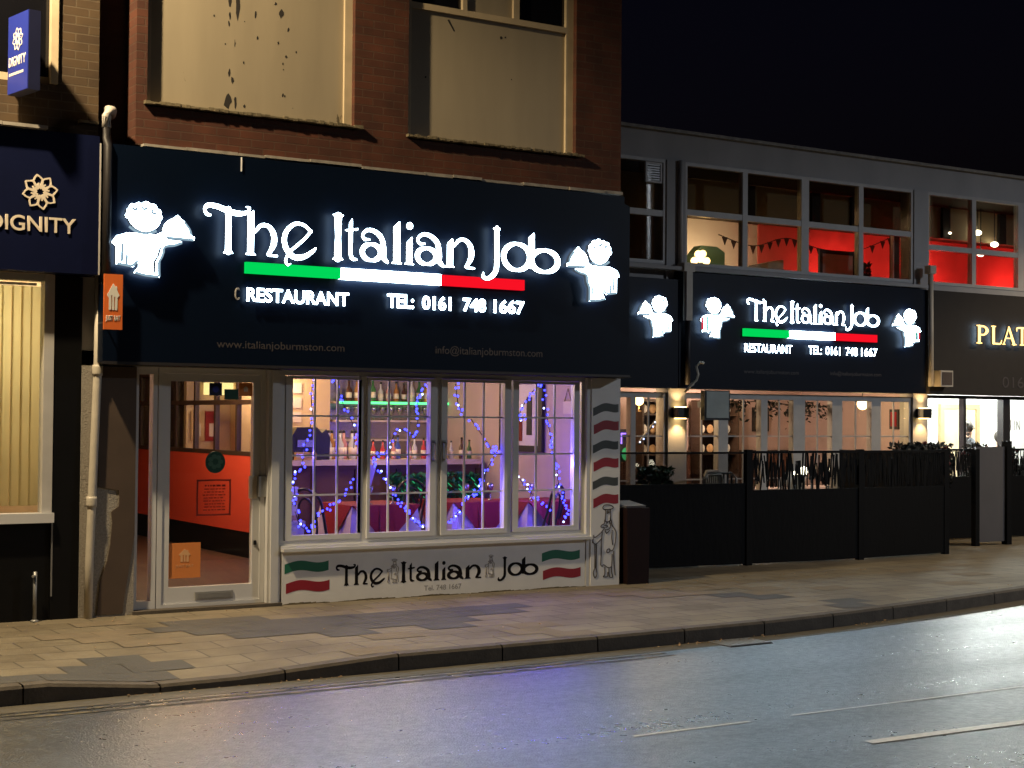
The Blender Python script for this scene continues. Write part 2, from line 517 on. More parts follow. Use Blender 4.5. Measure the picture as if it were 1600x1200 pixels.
class MB:
    def __init__(s):
        s.v, s.f, s.smooth = [], [], []

    def face(s, pts, smooth=False):
        i = len(s.v)
        s.v += [tuple(p) for p in pts]
        s.f.append(list(range(i, i + len(pts))))
        s.smooth.append(smooth)
        return s

    def box(s, x0, x1, y0, y1, z0, z1):
        i = len(s.v)
        s.v += [(x0, y0, z0), (x1, y0, z0), (x1, y1, z0), (x0, y1, z0), (x0, y0, z1), (x1, y0, z1), (x1, y1, z1), (x0, y1, z1)]
        for q in ((0, 3, 2, 1), (4, 5, 6, 7), (0, 1, 5, 4), (1, 2, 6, 5), (2, 3, 7, 6), (3, 0, 4, 7)):
            s.f.append([i + k for k in q])
            s.smooth.append(False)
        return s

    def obox(s, c, half, mat3):
        i = len(s.v)
        c = Vector(c)
        for z in (-1, 1):
            for x, y in ((-1, -1), (1, -1), (1, 1), (-1, 1)):
                s.v.append(tuple(c + mat3 @ Vector((x * half[0], y * half[1], z * half[2]))))
        for q in ((0, 3, 2, 1), (4, 5, 6, 7), (0, 1, 5, 4), (1, 2, 6, 5), (2, 3, 7, 6), (3, 0, 4, 7)):
            s.f.append([i + k for k in q])
            s.smooth.append(False)
        return s

    def prism(s, poly, a0, a1, axis='y'):
        """extrude polygon; axis y: poly in (x,z); z: poly in (x,y); x: poly in (y,z)"""
        n = len(poly)
        i = len(s.v)
        for a in (a0, a1):
            for p in poly:
                s.v.append({'y': (p[0], a, p[1]), 'z': (p[0], p[1], a), 'x': (a, p[0], p[1])}[axis])
        s.f.append([i + k for k in range(n)])
        s.f.append([i + n + k for k in reversed(range(n))])
        s.smooth += [False, False]
        for k in range(n):
            s.f.append([i + k, i + (k + 1) % n, i + n + (k + 1) % n, i + n + k][::-1])
            s.smooth.append(False)
        return s

    def tube(s, pts, r, seg=8, caps=True):
        pts = [Vector(p) for p in pts]
        rs = r if isinstance(r, (list, tuple)) else [r] * len(pts)
        rings = []
        up = Vector((0.123, 0.31, 0.94))
        for k, p in enumerate(pts):
            d = (pts[min(k + 1, len(pts) - 1)] - pts[max(k - 1, 0)])
            if d.length < 1e-9:
                d = Vector((0, 0, 1))
            d.normalize()
            a = d.cross(up)
            if a.length < 0.05:
                a = d.cross(Vector((1, 0, 0)))
            a.normalize()
            b = d.cross(a)
            i = len(s.v)
            for j in range(seg):
                t = 2 * math.pi * j / seg
                s.v.append(tuple(p + rs[k] * (math.cos(t) * a + math.sin(t) * b)))
            rings.append(i)
        for k in range(len(rings) - 1):
            for j in range(seg):
                j2 = (j + 1) % seg
                s.f.append([rings[k] + j, rings[k] + j2, rings[k + 1] + j2, rings[k + 1] + j])
                s.smooth.append(True)
        if caps:
            s.f.append([rings[0] + j for j in reversed(range(seg))])
            s.f.append([rings[-1] + j for j in range(seg)])
            s.smooth += [False, False]
        return s

    def lathe(s, prof, c, seg=12):
        """profile list of (r,z) about the vertical through c"""
        rings = []
        for r, z in prof:
            i = len(s.v)
            for j in range(seg):
                t = 2 * math.pi * j / seg
                s.v.append((c[0] + r * math.cos(t), c[1] + r * math.sin(t), c[2] + z))
            rings.append(i)
        for k in range(len(rings) - 1):
            for j in range(seg):
                j2 = (j + 1) % seg
                s.f.append([rings[k] + j, rings[k] + j2, rings[k + 1] + j2, rings[k + 1] + j])
                s.smooth.append(True)
        s.f.append([rings[0] + j for j in reversed(range(seg))])
        s.f.append([rings[-1] + j for j in range(seg)])
        s.smooth += [False, False]
        return s

    def ball(s, c, r, seg=8, rings=6, sc=(1, 1, 1)):
        prof = []
        i0 = len(s.v)
        for k in range(rings + 1):
            a = math.pi * k / rings
            prof.append((max(1e-4, r * math.sin(a)), -r * math.cos(a)))
        s.lathe(prof, (0, 0, 0), seg)
        for q in range(i0, len(s.v)):
            v = s.v[q]
            s.v[q] = (c[0] + v[0] * sc[0], c[1] + v[1] * sc[1], c[2] + v[2] * sc[2])
        return s

    def leaf(s, c, size, rr):
        d = Vector((rr.uniform(-1, 1), rr.uniform(-1, 1), rr.uniform(-1, 1))).normalized()
        e = d.cross(Vector((rr.uniform(-1, 1), rr.uniform(-1, 1), rr.uniform(-1, 1)))).normalized()
        c = Vector(c)
        s.face([c - d * size, c + e * size * 0.45, c + d * size, c - e * size * 0.45])
        return s

    def build(s, name, m, parent=None, loc=None):
        me = bpy.data.meshes.new(name)
        me.from_pydata(s.v, [], s.f)
        me.update()
        for p, sm in zip(me.polygons, s.smooth):
            p.use_smooth = sm
        return link_mesh(name, me, m, parent, loc)


# ------------------------------------------------------------------ flat shapes: strokes of varying width and polygons, joined
def spline(pts, n=10, closed=False):
    P = [np.array(p, float) for p in pts]
    if len(P) == 2:
        return np.array([P[0] + (P[1] - P[0]) * t for t in np.linspace(0, 1, n)])
    out = []
    L = len(P)
    rng = range(L) if closed else range(L - 1)
    for i in rng:
        if closed:
            a, b, c, d = P[(i - 1) % L], P[i], P[(i + 1) % L], P[(i + 2) % L]
        else:
            a, b, c, d = P[max(i - 1, 0)], P[i], P[i + 1], P[min(i + 2, L - 1)]
        for t in np.linspace(0, 1, n, endpoint=False):
            out.append(0.5 * ((2 * b) + (c - a) * t + (2 * a - 5 * b + 4 * c - d) * t * t + (3 * b - a - 3 * c + d) * t ** 3))
    out.append(P[0] if closed else P[-1])
    return np.array(out)


def seg_field(X, Y, a, b, ra, rb):
    d = b - a
    L2 = max(d[0] ** 2 + d[1] ** 2, 1e-12)
    t = np.clip(((X - a[0]) * d[0] + (Y - a[1]) * d[1]) / L2, 0, 1)
    return np.hypot(X - a[0] - t * d[0], Y - a[1] - t * d[1]) - (ra + (rb - ra) * t)


def shape_contours(strokes=(), polys=(), cuts=(), h=0.02, tol=0.35, inset=0.0):
    S = [spline(s[1:] if s[0] == 'c' else s, 7, s[0] == 'c') for s in strokes]
    allp = [p[:, :2] for p in S] + [np.array(p, float) for p in polys]
    mr = max([p[:, 2].max() for p in S] + [0.0]) + 3 * h
    lo = np.min([a.min(0) for a in allp], 0) - mr
    hi = np.max([a.max(0) for a in allp], 0) + mr
    xs = np.arange(lo[0], hi[0] + h, h)
    ys = np.arange(lo[1], hi[1] + h, h)
    X, Y = np.meshgrid(xs, ys)
    F = np.full(X.shape, 9.0)
    for s in S:
        for i in range(len(s) - 1):
            F = np.minimum(F, seg_field(X, Y, s[i, :2], s[i + 1, :2], s[i, 2], s[i + 1, 2]))

    def pf(p):
        p = np.array(p, float)
        D = np.full(X.shape, 9.0)
        ins = np.zeros(X.shape, bool)
        n = len(p)
        for i in range(n):
            a, b = p[i], p[(i + 1) % n]
            D = np.minimum(D, seg_field(X, Y, a, b, 0, 0))
            c = ((a[1] > Y) != (b[1] > Y))
            with np.errstate(divide='ignore', invalid='ignore'):
                xx = (b[0] - a[0]) * (Y - a[1]) / (b[1] - a[1]) + a[0]
            ins ^= c & (X < xx)
        return np.where(ins, -D, D)
    for p in polys:
        F = np.minimum(F, pf(p))
    F = F + inset
    for p in cuts:
        F = np.maximum(F, -pf(p))
    F = np.where(np.abs(F) < 1e-7, 1e-7, F)
    # marching squares
    ny, nx = F.shape
    nxt = {}

    def ptH(i, j):
        a, b = F[j, i], F[j, i + 1]
        return (xs[i] + h * a / (a - b), ys[j])

    def ptV(i, j):
        a, b = F[j, i], F[j + 1, i]
        return (xs[i], ys[j] + h * a / (a - b))
    ins = F < 0
    pts = {}
    segs = []
    k = ins[:-1, :-1].astype(int) + 2 * ins[:-1, 1:] + 4 * ins[1:, 1:] + 8 * ins[1:, :-1]
    table = {1: [('L', 'B')], 2: [('B', 'R')], 3: [('L', 'R')], 4: [('R', 'T')], 5: [('L', 'T'), ('R', 'B')], 6: [('B', 'T')], 7: [('L', 'T')],
             8: [('T', 'L')], 9: [('T', 'B')], 10: [('B', 'L'), ('T', 'R')], 11: [('T', 'R')], 12: [('R', 'L')], 13: [('R', 'B')], 14: [('B', 'L')]}
    jj, ii = np.nonzero((k > 0) & (k < 15))
    for j, i in zip(jj, ii):
        for a, b in table[k[j, i]]:
            ks = []
            for e in (a, b):
                key = {'B': ('H', i, j), 'T': ('H', i, j + 1), 'L': ('V', i, j), 'R': ('V', i + 1, j)}[e]
                if key not in pts:
                    pts[key] = ptH(key[1], key[2]) if key[0] == 'H' else ptV(key[1], key[2])
                ks.append(key)
            nxt.setdefault(ks[0], []).append(ks[1])
    loops = []
    while nxt:
        st = next(iter(nxt))
        loop = [st]
        cur = st
        while True:
            l = nxt.get(cur)
            if not l:
                break
            n = l.pop()
            if not l:
                del nxt[cur]
            if n == st:
                break
            loop.append(n)
            cur = n
        P = np.array([pts[q] for q in loop])
        if len(P) < 5:
            continue
        # simplify
        keep = [0]
        for q in range(1, len(P)):
            a = P[keep[-1]]
            b = P[(q + 1) % len(P)]
            mid = P[keep[-1] + 1:q + 1]
            d = b - a
            L = np.hypot(*d)
            if L < 1e-9 or np.max(np.abs(d[0] * (mid[:, 1] - a[1]) - d[1] * (mid[:, 0] - a[0])) / L) > tol * h * 0.5:
                keep.append(q)
        P = P[keep]
        if len(P) >= 3:
            loops.append(P)
    return loops


def curve_mesh(loops=None, depth=0.02, text=None, bold=0.0, name='shape', bevel=0.0):
    """2D outline or text -> extruded mesh: local x right, y up, z 0..depth (front at depth)"""
    if text is None:
        cu = bpy.data.curves.new(name, 'CURVE')
        cu.dimensions = '2D'
        cu.fill_mode = 'BOTH'
        for L in loops:
            sp = cu.splines.new('POLY')
            sp.points.add(len(L) - 1)
            for q, p in enumerate(L):
                sp.points[q].co = (p[0], p[1], 0, 1)
            sp.use_cyclic_u = True
    else:
        cu = bpy.data.curves.new(name, 'FONT')
        cu.body = text
        cu.offset = bold
        cu.resolution_u = 4
    cu.extrude = max(depth / 2, 1e-4)
    ob = bpy.data.objects.new(name, cu)
    COL.objects.link(ob)
    dg = bpy.context.evaluated_depsgraph_get()
    me = bpy.data.meshes.new_from_object(ob.evaluated_get(dg))
    bpy.data.objects.remove(ob)
    bpy.data.curves.remove(cu)
    me.transform(Matrix.Translation((0, 0, cu_half(depth))))
    return me


def cu_half(d):
    return max(d / 2, 1e-4)


def bounds(me):
    a = np.empty(len(me.vertices) * 3)
    me.vertices.foreach_get('co', a)
    a = a.reshape(-1, 3)
    return a.min(0), a.max(0)


def fit(me, x0, x1, z0=None, z1=None):
    """scale flat mesh in x,y to the box"""
    lo, hi = bounds(me)
    sx = (x1 - x0) / (hi[0] - lo[0])
    if z0 is None:
        return me
    sy = (z1 - z0) / (hi[1] - lo[1])
    a = Matrix.Translation((x0, z0, 0)) @ Matrix.Diagonal((sx, sy, 1, 1)) @ Matrix.Translation((-lo[0], -lo[1], 0))
    me.transform(a)
    return me


FRONT = Matrix(((1, 0, 0, 0), (0, 0, -1, 0), (0, 1, 0, 0), (0, 0, 0, 1)))   # (x,y,z)->(x,-z,y): faces -Y


def split_sides(me):
    """material 0 on the front face, 1 on the sides (mesh still local, z out)"""
    for p in me.polygons:
        p.material_index = 0 if p.normal.z > 0.7 else (2 if p.normal.z < -0.7 else 1)
        p.use_smooth = False


def put_front(me, name, y, m, parent, sides=None):
    """flat mesh in (x,z) world units, standing on plane y and facing the street"""
    if sides:
        split_sides(me)
    me.transform(Matrix.Translation((0, y, 0)) @ FRONT)
    return link_mesh(name, me, [m, sides, 'added_letter_halo'] if sides else m, parent)


def text_front(txt, name, x0, x1, z0, z1, y, depth, m, parent, bold=0.0, sides=None):
    me = curve_mesh(text=txt, depth=depth, bold=bold, name=name)
    fit(me, x0, x1, z0, z1)
    return put_front(me, name, y, m, parent, sides)


# ------------------------------------------------------------------ the art-nouveau alphabet of the signs (unit: capital height)
def stemslant(x, w, top, foot=True, both=True):
    p = [[(x, 0.03), (x + w, 0.03), (x + w, top), (x, top - 0.17)]]
    if foot:
        p.append([(x - (0.07 if both else 0.0), 0.0), (x + w + 0.07, 0.0), (x + w + 0.03, 0.07), (x - (0.03 if both else 0.0), 0.07)])
    return p


def ring(cx, cy, rx, ry, r0, r1):
    pts = ['c']
    for k in range(12):
        a = 2 * math.pi * k / 12
        pts.append((cx + rx * math.cos(a), cy + ry * math.sin(a), r0 + (r1 - r0) * abs(math.cos(a))))
    return pts


ARCH = lambda x: [(x, 0.50, 0.05), (x + 0.14, 0.64, 0.055), (x + 0.32, 0.64, 0.06), (x + 0.45, 0.50, 0.08), (x + 0.47, 0.30, 0.085), (x + 0.38, 0.12, 0.06), (x + 0.33, 0.045, 0.045), (x + 0.55, 0.035, 0.04)]
GLYPH = {
    'T': ([[(0.22, 0.77, 0.035), (0.09, 0.79, 0.055), (0.035, 0.89, 0.06), (0.14, 0.97, 0.065), (0.42, 0.955, 0.07), (0.75, 0.875, 0.075), (1.03, 0.845, 0.07), (1.27, 0.88, 0.055), (1.35, 0.97, 0.05), (1.24, 1.0, 0.03)],
           [(0.73, 0.9, 0.10), (0.73, 0.5, 0.095), (0.73, 0.08, 0.105)]], [[(0.55, 0), (0.92, 0), (0.85, 0.10), (0.62, 0.10)]]),
    'h': ([ARCH(0.2)], stemslant(0, 0.19, 1.0)),
    'e': ([[(0.88, 0.60, 0.055), (0.66, 0.72, 0.05), (0.40, 0.73, 0.055), (0.17, 0.58, 0.075), (0.09, 0.38, 0.085), (0.17, 0.18, 0.085), (0.38, 0.04, 0.075), (0.66, 0.05, 0.07), (0.90, 0.16, 0.06), (1.03, 0.25, 0.04)],
           [(0.88, 0.60, 0.05), (0.68, 0.42, 0.05), (0.42, 0.25, 0.05), (0.22, 0.12, 0.05)], [(0.22, 0.1, 0.05), (0.14, -0.04, 0.05), (0.2, -0.13, 0.045), (0.3, -0.10, 0.025)]], []),
    'I': ([[(0.16, 0.06, 0.105), (0.16, 0.5, 0.085), (0.16, 0.94, 0.105)]], [[(-0.02, 0), (0.34, 0), (0.28, 0.08), (0.04, 0.08)], [(-0.02, 1), (0.34, 1), (0.28, 0.92), (0.04, 0.92)]]),
    't': ([[(0.0, 0.66, 0.035), (0.2, 0.67, 0.04), (0.5, 0.70, 0.04)], [(0.21, 0.3, 0.09), (0.22, 0.13, 0.085), (0.32, 0.06, 0.06), (0.48, 0.05, 0.035)]], [[(0.12, 0.15), (0.30, 0.15), (0.30, 0.97), (0.12, 0.82)]]),
    'a': ([[(0.30, 0.50, 0.04), (0.15, 0.50, 0.05), (0.10, 0.60, 0.05), (0.24, 0.70, 0.055), (0.46, 0.68, 0.065), (0.66, 0.54, 0.08), (0.72, 0.3, 0.09), (0.72, 0.14, 0.085), (0.84, 0.035, 0.05)], ring(0.36, 0.23, 0.27, 0.175, 0.05, 0.085)], []),
    'l': ([], stemslant(0.07, 0.19, 1.0)),
    'i': ([[(0.165, 0.86, 0.1), (0.17, 0.861, 0.1)]], stemslant(0.07, 0.19, 0.68)),
    'n': ([ARCH(0.2)], stemslant(0, 0.19, 0.72)),
    'J': ([[(0.60, 0.95, 0.10), (0.60, 0.5, 0.09), (0.60, 0.12, 0.10), (0.50, -0.06, 0.085), (0.28, -0.17, 0.06), (0.10, -0.14, 0.06), (0.11, -0.05, 0.04)]], [[(0.40, 1), (0.80, 1), (0.72, 0.92), (0.48, 0.92)]]),
    'o': ([ring(0.46, 0.36, 0.38, 0.30, 0.055, 0.09)], []),
    'b': ([ring(0.50, 0.31, 0.36, 0.25, 0.055, 0.09)], [[(0.05, 0.10), (0.24, 0.10), (0.24, 1.0), (0.05, 0.83)]]),
    'P': ([[(0.25, 0.06, 0.08), (0.25, 0.94, 0.08)], [(0.25, 0.93, 0.05), (0.55, 0.93, 0.05), (0.72, 0.72, 0.09), (0.55, 0.50, 0.05), (0.3, 0.49, 0.04)]], [[(0.05, 0), (0.45, 0), (0.40, 0.06), (0.10, 0.06)], [(0.05, 1), (0.4, 1), (0.4, 0.94), (0.1, 0.94)]]),
    'L': ([[(0.25, 0.06, 0.08), (0.25, 0.94, 0.08)], [(0.25, 0.04, 0.04), (0.66, 0.04, 0.045), (0.74, 0.22, 0.03)]], [[(0.08, 1), (0.42, 1), (0.38, 0.94), (0.12, 0.94)]]),
    'A': ([[(0.12, 0.05, 0.035), (0.45, 0.96, 0.04)], [(0.45, 0.96, 0.06), (0.78, 0.05, 0.085)], [(0.25, 0.36, 0.03), (0.66, 0.36, 0.03)]], [[(0.0, 0), (0.25, 0), (0.2, 0.05), (0.05, 0.05)], [(0.62, 0), (0.98, 0), (0.92, 0.06), (0.68, 0.06)]]),
    'TS': ([[(0.4, 0.06, 0.08), (0.4, 0.94, 0.08)], [(0.04, 0.78, 0.03), (0.08, 0.95, 0.045), (0.72, 0.95, 0.045), (0.76, 0.78, 0.03)]], [[(0.22, 0), (0.58, 0), (0.53, 0.06), (0.27, 0.06)]]),
}
_G = {}


def glyph_loops(ch, inset=0.0):
    k = (ch, inset)
    if k not in _G:
        s, p = GLYPH[ch]
        _G[k] = shape_contours(s, p, h=0.022, inset=inset)
    return _G[k]


def glyph(ch, x0, x1, zbase, cap, y, depth, m, parent, sides=None, name='letter', fatten=None):
    L = [l.copy() for l in glyph_loops(ch, 0.020 if sides == 'letter_side' else 0.0)]
    lo = min(l[:, 0].min() for l in L)
    hi = max(l[:, 0].max() for l in L)
    for l in L:
        l[:, 0] = x0 + (l[:, 0] - lo) * (x1 - x0) / (hi - lo)
        l[:, 1] = zbase + l[:, 1] * cap
    me = curve_mesh(L, depth, name=name)
    return put_front(me, name, y, m, parent, sides)


WAITER = shape_contours(
    strokes=[['c', (3.15, 4.62, 0.45), (2.62, 4.58, 0.36), (2.42, 4.2, 0.34), (2.62, 3.8, 0.33), (3.1, 3.62, 0.38), (3.6, 3.85, 0.40), (3.68, 4.3, 0.42)],
             [(3.0, 4.3, 0.55), (3.05, 4.2, 0.62)]] + [[(x_, y_, r_), (x_ + 0.01, y_, r_)] for x_, y_, r_ in ((2.18, 4.62, 0.22), (2.36, 4.92, 0.24), (2.72, 5.06, 0.22), (3.2, 5.12, 0.26), (3.62, 4.98, 0.26), (3.92, 4.66, 0.24), (2.08, 4.28, 0.2), (4.02, 4.32, 0.2))],
    polys=[[(4.3, 3.1), (4.24, 3.45), (4.36, 3.85), (4.62, 4.16), (4.98, 4.36), (5.08, 4.5), (5.2, 4.6), (5.32, 4.5), (5.4, 4.36), (5.68, 4.15), (5.95, 3.78), (6.10, 3.38), (6.12, 3.14), (6.32, 3.12), (6.32, 2.86), (5.6, 2.88), (4.6, 2.98)],
           [(3.6, 2.9), (4.25, 3.3), (4.6, 2.98), (5.55, 2.78), (5.45, 2.55), (5.0, 2.35), (4.4, 2.2), (4.2, 1.8)],
           [(1.05, 2.3), (1.35, 2.8), (2.0, 3.05), (3.0, 3.1), (4.1, 3.05), (4.35, 2.3), (4.25, 1.6), (4.0, 1.1), (4.1, 0.0), (3.2, 0.05), (2.45, 0.25), (2.75, 0.7), (2.75, 1.05), (2.4, 0.65), (1.9, 0.72), (1.35, 0.8), (1.35, 2.1)]],
    cuts=[[(4.55, 2.98), (5.9, 2.90), (5.9, 2.70), (4.55, 2.76)], [(2.0, 3.52), (2.6, 3.08), (3.3, 3.02), (3.6, 3.16), (3.55, 3.28), (3.2, 3.20), (2.68, 3.28), (2.16, 3.64)], [(4.06, 2.2), (4.22, 2.2), (4.06, 1.55), (3.84, 1.1), (3.88, 0.3), (3.72, 0.3), (3.68, 1.12), (3.92, 1.58)], [(1.68, 2.1), (1.84, 2.1), (1.84, 1.1), (1.68, 1.1)]], h=0.06)


def waiter(x0, x1, z0, z1, y, depth, parent, flip=False, face='letter_face', sides='letter_side', name='waiter_emblem'):
    me = curve_mesh([l.copy() for l in WAITER], depth, name=name)
    if flip:
        me.transform(Matrix.Diagonal((-1, 1, 1, 1)))
        me.flip_normals()
    fit(me, x0, x1, z0, z1)
    o_ = put_front(me, name, y, face, parent, sides)
    emblem_lines(x0, x1, z0, z1, y - depth - 0.001, o_, flip)
    return o_


EMBLEM_LINES = [[(4.5, 2.93), (6.25, 2.88)], [(5.62, 4.12), (5.96, 3.65), (6.08, 3.2)], [(5.48, 2.62), (5.0, 2.4), (4.4, 2.25), (4.28, 1.7), (4.06, 1.15), (4.04, 0.5), (4.06, 0.08)],
                [(4.04, 0.10), (3.2, 0.15), (2.55, 0.32)], [(2.15, 3.5), (2.6, 3.2), (3.2, 3.12), (3.85, 3.32)], [(1.42, 0.88), (1.9, 0.80), (2.35, 0.78), (2.70, 1.12)], [(2.0, 0.8), (2.02, 1.5)],
                [(2.3, 4.85), (2.55, 4.7), (2.6, 4.9)], [(2.9, 5.0), (3.05, 4.8), (3.25, 4.95)], [(3.55, 4.85), (3.6, 4.6), (3.85, 4.6)], [(1.75, 2.3), (1.72, 1.6), (1.7, 1.0)]]


def emblem_lines(x0, x1, z0, z1, y, parent, flip=False):
    lo = [min(l[:, k].min() for l in WAITER) for k in (0, 1)]
    hi = [max(l[:, k].max() for l in WAITER) for k in (0, 1)]
    b_ = MB()
    for ln in EMBLEM_LINES:
        sm = spline([(p[0], p[1], 0) for p in ln], 4)
        pts = []
        for p in sm:
            u = (p[0] - lo[0]) / (hi[0] - lo[0])
            if flip:
                u = 1 - u
            pts.append((x0 + u * (x1 - x0), y, z0 + (p[1] - lo[1]) / (hi[1] - lo[1]) * (z1 - z0)))
        b_.tube(pts, 0.013 * (z1 - z0) / 0.65, 4)
    return b_.build('emblem_lines', 'emblem_line', parent)


CHEF = [  # line drawing of a cook in a tall hat, in (x,z) 0..1
    [(0.40, 0.97), (0.48, 1.0), (0.66, 1.0), (0.80, 0.975), (0.78, 0.95), (0.62, 0.94), (0.44, 0.945), (0.40, 0.97)],
    [(0.52, 0.945), (0.50, 0.78)], [(0.70, 0.945), (0.71, 0.79)], [(0.58, 0.93), (0.585, 0.88)], [(0.64, 0.93), (0.64, 0.89)],
    [(0.47, 0.80), (0.58, 0.77), (0.74, 0.80)], [(0.48, 0.79), (0.46, 0.75), (0.36, 0.73), (0.34, 0.71), (0.44, 0.70), (0.50, 0.69)],
    [(0.46, 0.72), (0.56, 0.73), (0.60, 0.71), (0.52, 0.70)], [(0.56, 0.75), (0.60, 0.78)], [(0.66, 0.78), (0.70, 0.75), (0.70, 0.70), (0.62, 0.67), (0.50, 0.67)],
    [(0.74, 0.79), (0.78, 0.72), (0.86, 0.68), (0.92, 0.62), (0.90, 0.50), (0.82, 0.40), (0.72, 0.38)], [(0.78, 0.66), (0.76, 0.56), (0.80, 0.46)],
    [(0.46, 0.68), (0.36, 0.64), (0.24, 0.60), (0.10, 0.57), (0.06, 0.60), (0.04, 0.52), (0.14, 0.48), (0.28, 0.52), (0.38, 0.56)],
    [(0.40, 0.66), (0.36, 0.50), (0.36, 0.34), (0.34, 0.20)], [(0.50, 0.66), (0.56, 0.62), (0.68, 0.66)], [(0.58, 0.40), (0.68, 0.41), (0.68, 0.37), (0.58, 0.36), (0.58, 0.40)],
    [(0.34, 0.20), (0.40, 0.18), (0.46, 0.20), (0.62, 0.16), (0.76, 0.18), (0.78, 0.34)], [(0.50, 0.17), (0.50, 0.07), (0.44, 0.04), (0.60, 0.04), (0.62, 0.10)], [(0.66, 0.16), (0.68, 0.04), (0.80, 0.03), (0.76, 0.10), (0.76, 0.18)],
    [(0.12, 0.48), (0.12, 0.16)], [(0.18, 0.48), (0.17, 0.16)], [(0.12, 0.16), (0.06, 0.10), (0.12, 0.03), (0.20, 0.08), (0.17, 0.16)], [(0.84, 0.38), (0.86, 0.20), (0.90, 0.05)], [(0.06, 0.57), (0.03, 0.50)]]


def chef_drawing(x0, x1, z0, z1, y, r, m, parent, name='chef_drawing'):
    b = MB()
    for s in CHEF:
        pp = [(p[0], p[1], 0) for p in s]
        sm = spline(pp, 4) if len(pp) > 2 else np.array(pp)
        b.tube([(x0 + p[0] * (x1 - x0), y, z0 + p[1] * (z1 - z0)) for p in sm], r, 4)
    return b.build(name, m, parent)


def wave_band(x0, x1, zl, th, tilt, amp, y, dep, m, name, parent, ph=0.0):
    """wavy painted stripe"""
    n = 14
    up, dn = [], []
    for k in range(n + 1):
        t = k / n
        z = zl + tilt * t + amp * math.sin(2 * math.pi * t + ph)
        x = x0 + (x1 - x0) * t
        up.append((x, z))
        dn.append((x, z - th))
    b = MB()
    b.prism(dn + up[::-1], y, y - dep, 'y')
    return b.build(name, m, parent)


def frame(b, x0, x1, z0, z1, w, y0, y1, wb=None, wt=None):
    """rectangular frame; pieces butt end to end"""
    wb = w if wb is None else wb
    wt = w if wt is None else wt
    b.box(x0, x0 + w, y0, y1, z0, z1)
    b.box(x1 - w, x1, y0, y1, z0, z1)
    b.box(x0 + w, x1 - w, y0, y1, z0, z0 + wb)
    b.box(x0 + w, x1 - w, y0, y1, z1 - wt, z1)


def point(name, loc, power, col, r=0.08, parent=None):
    l = bpy.data.lights.new(name, 'POINT')
    l.energy = power
    l.color = col
    l.shadow_soft_size = r
    o = bpy.data.objects.new(name, l)
    COL.objects.link(o)
    if parent is not None:
        o.parent = parent
        o.location = Vector(loc) - world_loc(parent)
    else:
        o.location = loc
    return o


def spot(name, loc, to, power, col, angle, r=0.05, parent=None, blend=0.6):
    l = bpy.data.lights.new(name, 'SPOT')
    l.energy = power
    l.color = col
    l.spot_size = R(angle)
    l.spot_blend = blend
    l.shadow_soft_size = r
    o = bpy.data.objects.new(name, l)
    COL.objects.link(o)
    d = Vector(to) - Vector(loc)
    o.rotation_euler = d.to_track_quat('-Z', 'Y').to_euler()
    if parent is not None:
        o.parent = parent
        o.location = Vector(loc) - world_loc(parent)
    else:
        o.location = loc
    return o


# ------------------------------------------------------------------ street lamps (they light the street; all stand beyond the picture's edges)
def street_lamp(label, base, head, power, col, lens, cone):
    t = thing('street_lamp', label, 'street lamp', base, 'street lamps along the road')
    H = head[2] + 0.25
    b = MB()
    b.lathe([(0.09, 0), (0.09, 1.1), (0.055, 1.2), (0.045, H - base[2])], base, 12)
    b.tube([(base[0], base[1], H - 0.15), (base[0] + (head[0] - base[0]) * 0.4, base[1] + (head[1] - base[1]) * 0.4, H + 0.06), (head[0], head[1], H)], 0.03, 8)
    b.build('column', 'galv', t)
    b = MB()
    b.box(head[0] - 0.28, head[0] + 0.28, head[1] - 0.13, head[1] + 0.13, head[2] + 0.16, head[2] + 0.30)
    b.build('lamp_head', 'galv', t)
    b = MB()
    b.box(head[0] - 0.2, head[0] + 0.2, head[1] - 0.09, head[1] + 0.09, head[2] + 0.12, head[2] + 0.158)
    b.build('lamp_lens', lens, t)
    spot('lamp_light', head, (head[0] + 0.001, head[1], 0), power, col, cone, 0.13, t, 0.35)


street_lamp('tall galvanised street lamp with sodium light over the pavement by the blue shopfront', (-3.2, -2.85, 0), (-3.2, -1.75, 7.8), 3300, (1.0, 0.78, 0.47), 'lamp_head_warm', 168)
street_lamp('tall galvanised street lamp with sodium light along the pavement past the salon', (17.8, -1.2, 0), (17.8, -2.2, 8.0), 1500, (1.0, 0.76, 0.46), 'lamp_head_warm', 122)
street_lamp('tall galvanised street lamp with cool white light on the far side of the road', (21.0, -14.2, 0), (20.5, -13.2, 9.0), 3000, (0.80, 0.88, 1.0), 'lamp_head_cool', 172)

# ------------------------------------------------------------------ ground, road, pavement
KX = [-40, -12, -6, -1.6, -0.9, -0.3, 0.9, 3.0, 4.6, 5.6, 6.5, 7.6, 8.8, 10.5, 12.5, 16, 24, 60]
KY = [-3.12, -3.12, -3.12, -3.12, -3.13, -3.14, -3.13, -3.10, -3.04, -2.93, -2.78, -2.58, -2.33, -2.0, -1.7, -1.3, -0.9, -0.5]


def kerb_y(x):
    return float(np.interp(x, KX, KY))


def drop(x):
    return float(np.interp(x, [-1.6, -0.9, -0.3, 0.9], [0, -0.068, -0.062, 0]))


MB().face([(-400, -400, -0.16), (400, -400, -0.16), (400, 400, -0.16), (-400, 400, -0.16)]).build('ground', 'patch')
tag(bpy.data.objects['ground'], kind='structure')
b = MB()
for i in range(len(KX) - 1):
    b.face([(KX[i], -34, -0.12), (KX[i + 1], -34, -0.12), (KX[i + 1], KY[i + 1], -0.12), (KX[i], KY[i], -0.12)])
tag(b.build('road', 'road'), kind='structure')

